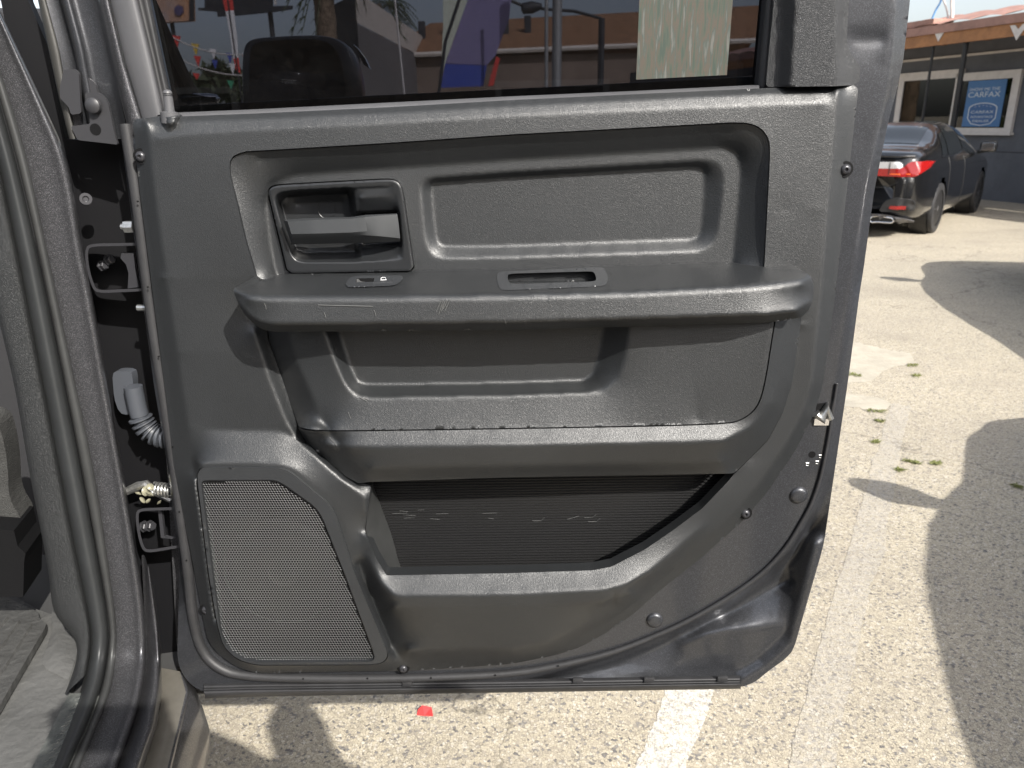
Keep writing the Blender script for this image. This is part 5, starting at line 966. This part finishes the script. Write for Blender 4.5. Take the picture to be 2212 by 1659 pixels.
# scrap and weeds
rs = az(A(918.), A(1541.), 0); rp = MB(); rp.add([rs + np.array(p) for p in ((-.022, -.006, .0), (.0, -.014, .004), (.024, -.012, .001), (.018, .01, .012), (-.008, .016, .014), (-.02, .008, .006))], [(0, 1, 4, 5), (1, 2, 3, 4), (0, 5, 4, 3, 2, 1)])
rp.build('plastic_scrap', mat('red plastic scrap', (.80, .07, .07), .35), label='small red plastic scrap lying on the paving below the door', cat='scrap')
WEED = mat('yellow green weeds', (.15, .16, .05), .85)
for i, (pts, lab) in enumerate(((t(3, 2, (860, 230), (940, 245), (1020, 235)), 'longest moss strip along the broken concrete edge'), (t(3, 2, (930, 320), (1000, 330)), 'moss patch just below the broken concrete edge'), (t(3, 2, (1190, 670), (1300, 690)), 'green moss strip in the shade right of the faded line'), (t(3, 2, (1420, 685), (1490, 695)), 'green moss clump farther right in the shade'), (t(3, 2, (1110, 745), (1160, 750)), 'small moss clump touching the faded line'), (t(3, 2, (2110, 880), (2212, 905)), 'moss strip at the right picture edge'), (t(3, 1, (1210, 1500), (1300, 1500)), 'weed tuft beside the concrete pad'), (t(3, 1, (1250, 1590), (1320, 1590)), 'weed tuft below the concrete pad'), (t(3, 1, (700, 1580), (810, 1590)), 'weed tuft next to the door edge on the concrete pad'), (t(3, 2, (900, 505), (960, 505)), 'faint moss spot left of the faded line'))):
    mb = MB(); q_ = A(pts)
    for k_ in range(60):
        f = rng.uniform(0, len(q_) - 1); i0 = int(f); c2 = q_[i0] * (1 - f + i0) + q_[min(i0 + 1, len(q_) - 1)] * (f - i0) + rng.normal(0, [2.0, 1.6]); c = az(A(c2[0]), A(c2[1]), 0.0); hh = rng.uniform(.005, .012); a = rng.uniform(0, 6.28); w_ = rng.uniform(.004, .009); mb.add([c + np.array([w_ * math.cos(a), w_ * math.sin(a), .0045]), c - np.array([w_ * math.cos(a), w_ * math.sin(a), -.0045]), c + np.array([rng.normal(0, .012), rng.normal(0, .012), hh])], [(0, 1, 2)])
    mb.build('weed_tuft', WEED, label=lab, cat='weeds', group='weeds and moss in the paving')

# ================================================================== outside the picture: what throws the shadows
SILVER = paint('silver car paint', (.42, .42, .43), .1, .25, 1.0); WHITEC = mat('white car paint', (.70, .70, .69), .3, coat=.8)
sedan('parked_sedan', (3.0, .55, 0), -math.atan2(.38, .925), 'silver sedan parked right of the camera, its shadow across the paving', SILVER, badge=False)
sedan('parked_sedan', (5.39, 5.15, 0), -math.atan2(.25, .97), 'white sedan parked farther right, its shadow near the black sedan', WHITEC, badge=False)
def person():
    r_ = thing('person', (.60, -.22, 0), 'person in dark jacket and trousers holding up a phone to photograph the door', 'person')
    J = {'pel': (.60, -.22, .98, .15, .11), 'w': (.60, -.2, 1.15, .26, .13), 'ch': (.60, -.20, 1.40, .28, .13), 'nk': (.60, -.22, 1.54, .06, .06), 'hd': (.60, -.20, 1.66, .085, .10), 'ht': (.60, -.20, 1.77, .06, .07)}
    for n, sg in (('l', -1), ('r', 1)):
        J.update({n + 'sh': (.60 + sg * .19, -.22, 1.46, .06, .06), n + 'el': (.40 + sg * .20, -.10, 1.30, .045, .045), n + 'wr': (.02 + sg * .09, -.06, 1.47, .03, .03), n + 'ha': (sg * .085, -.03, 1.53, .028, .02), n + 'hp': (.60 + sg * .1, -.22, .92, .09, .09), n + 'kn': (.60 + sg * .12, -.20, .50, .065, .065), n + 'an': (.60 + sg * .12, -.23, .10, .045, .045), n + 'to': (.60 + sg * .13, -.07, .05, .045, .035)})
    J['lel'] = (.15, -.08, 1.50, .10, .10); J['lsh'] = (.40, -.2, 1.50, .10, .10)
    E_ = [('pel', 'w'), ('w', 'ch'), ('ch', 'nk'), ('nk', 'hd'), ('hd', 'ht')] + [e for n in 'lr' for e in (('ch', n + 'sh'), (n + 'sh', n + 'el'), (n + 'el', n + 'wr'), (n + 'wr', n + 'ha'), ('pel', n + 'hp'), (n + 'hp', n + 'kn'), (n + 'kn', n + 'an'), (n + 'an', n + 'to'))]
    ks = list(J); me = bpy.data.meshes.new('body'); me.from_pydata([J[k][:3] for k in ks], [(ks.index(a), ks.index(b)) for a, b in E_], []); o = bpy.data.objects.new('body', me); COL.objects.link(o); put(o, r_)
    md = o.modifiers.new('skin', 'SKIN'); sv = me.skin_vertices[0].data
    for i, k in enumerate(ks): sv[i].radius = J[k][3:5]; sv[i].use_root = (k == 'pel')
    sd = o.modifiers.new('sub', 'SUBSURF'); sd.levels = sd.render_levels = 2; me.materials.append(mat('dark clothing', (.03, .035, .05), .9))
    fb = MB()
    for sg in (-1, 1):
        for i, ln in enumerate((.05, .055, .055, .045)): fb.tube([(sg * .085, -.028, 1.525 + i * .017), (sg * (.085 - ln * .4), -.012, 1.53 + i * .017), (sg * (.08 - ln * .1), -.003, 1.53 + i * .017)], [.009, .0085, .007], 8)
        fb.tube([(sg * .085, -.03, 1.52), (sg * .07, -.022, 1.51), (sg * .05, -.02, 1.52)], [.011, .009, .007], 8)
    fb.build('fingers', mat('skin', (.45, .28, .2), .6), r_, True)
    ph_ = thing('phone', (0, -.012, 1.55), 'black phone held up in both hands', 'phone'); MB().box((0, -.018, 1.55), np.eye(3), (.15, .008, .074), .003).build('case', MATS['black iron'], ph_, True); MB().lathe((.0, -.014, 1.55), (0, 1, 0), [(0, .006), (.001, .006)], 12).build('lens_ring', CHROME, ph_)
person()

# unseen low building added behind the camera to keep window reflections dark
rb = thing('rear_building', (0, -11, 0), 'long low dark brown building across the lot behind the camera', 'building'); MB().box((0, -12.5, 2.0), np.eye(3), (60, 3, 4.0)).build('wall', BROWNW, rb); MB().box((0, -12.4, 4.15), np.eye(3), (60.6, 3.8, .3)).build('roof', ROOFB, rb)
for i in range(9):
    MB().box((-24 + i * 6, -10.97, 1.5), np.eye(3), (1.8, .08, 1.3)).build('window', WHITE, rb); MB().box((-24 + i * 6, -10.92, 1.5), np.eye(3), (1.6, .02, 1.1)).build('pane', BLK, rb)
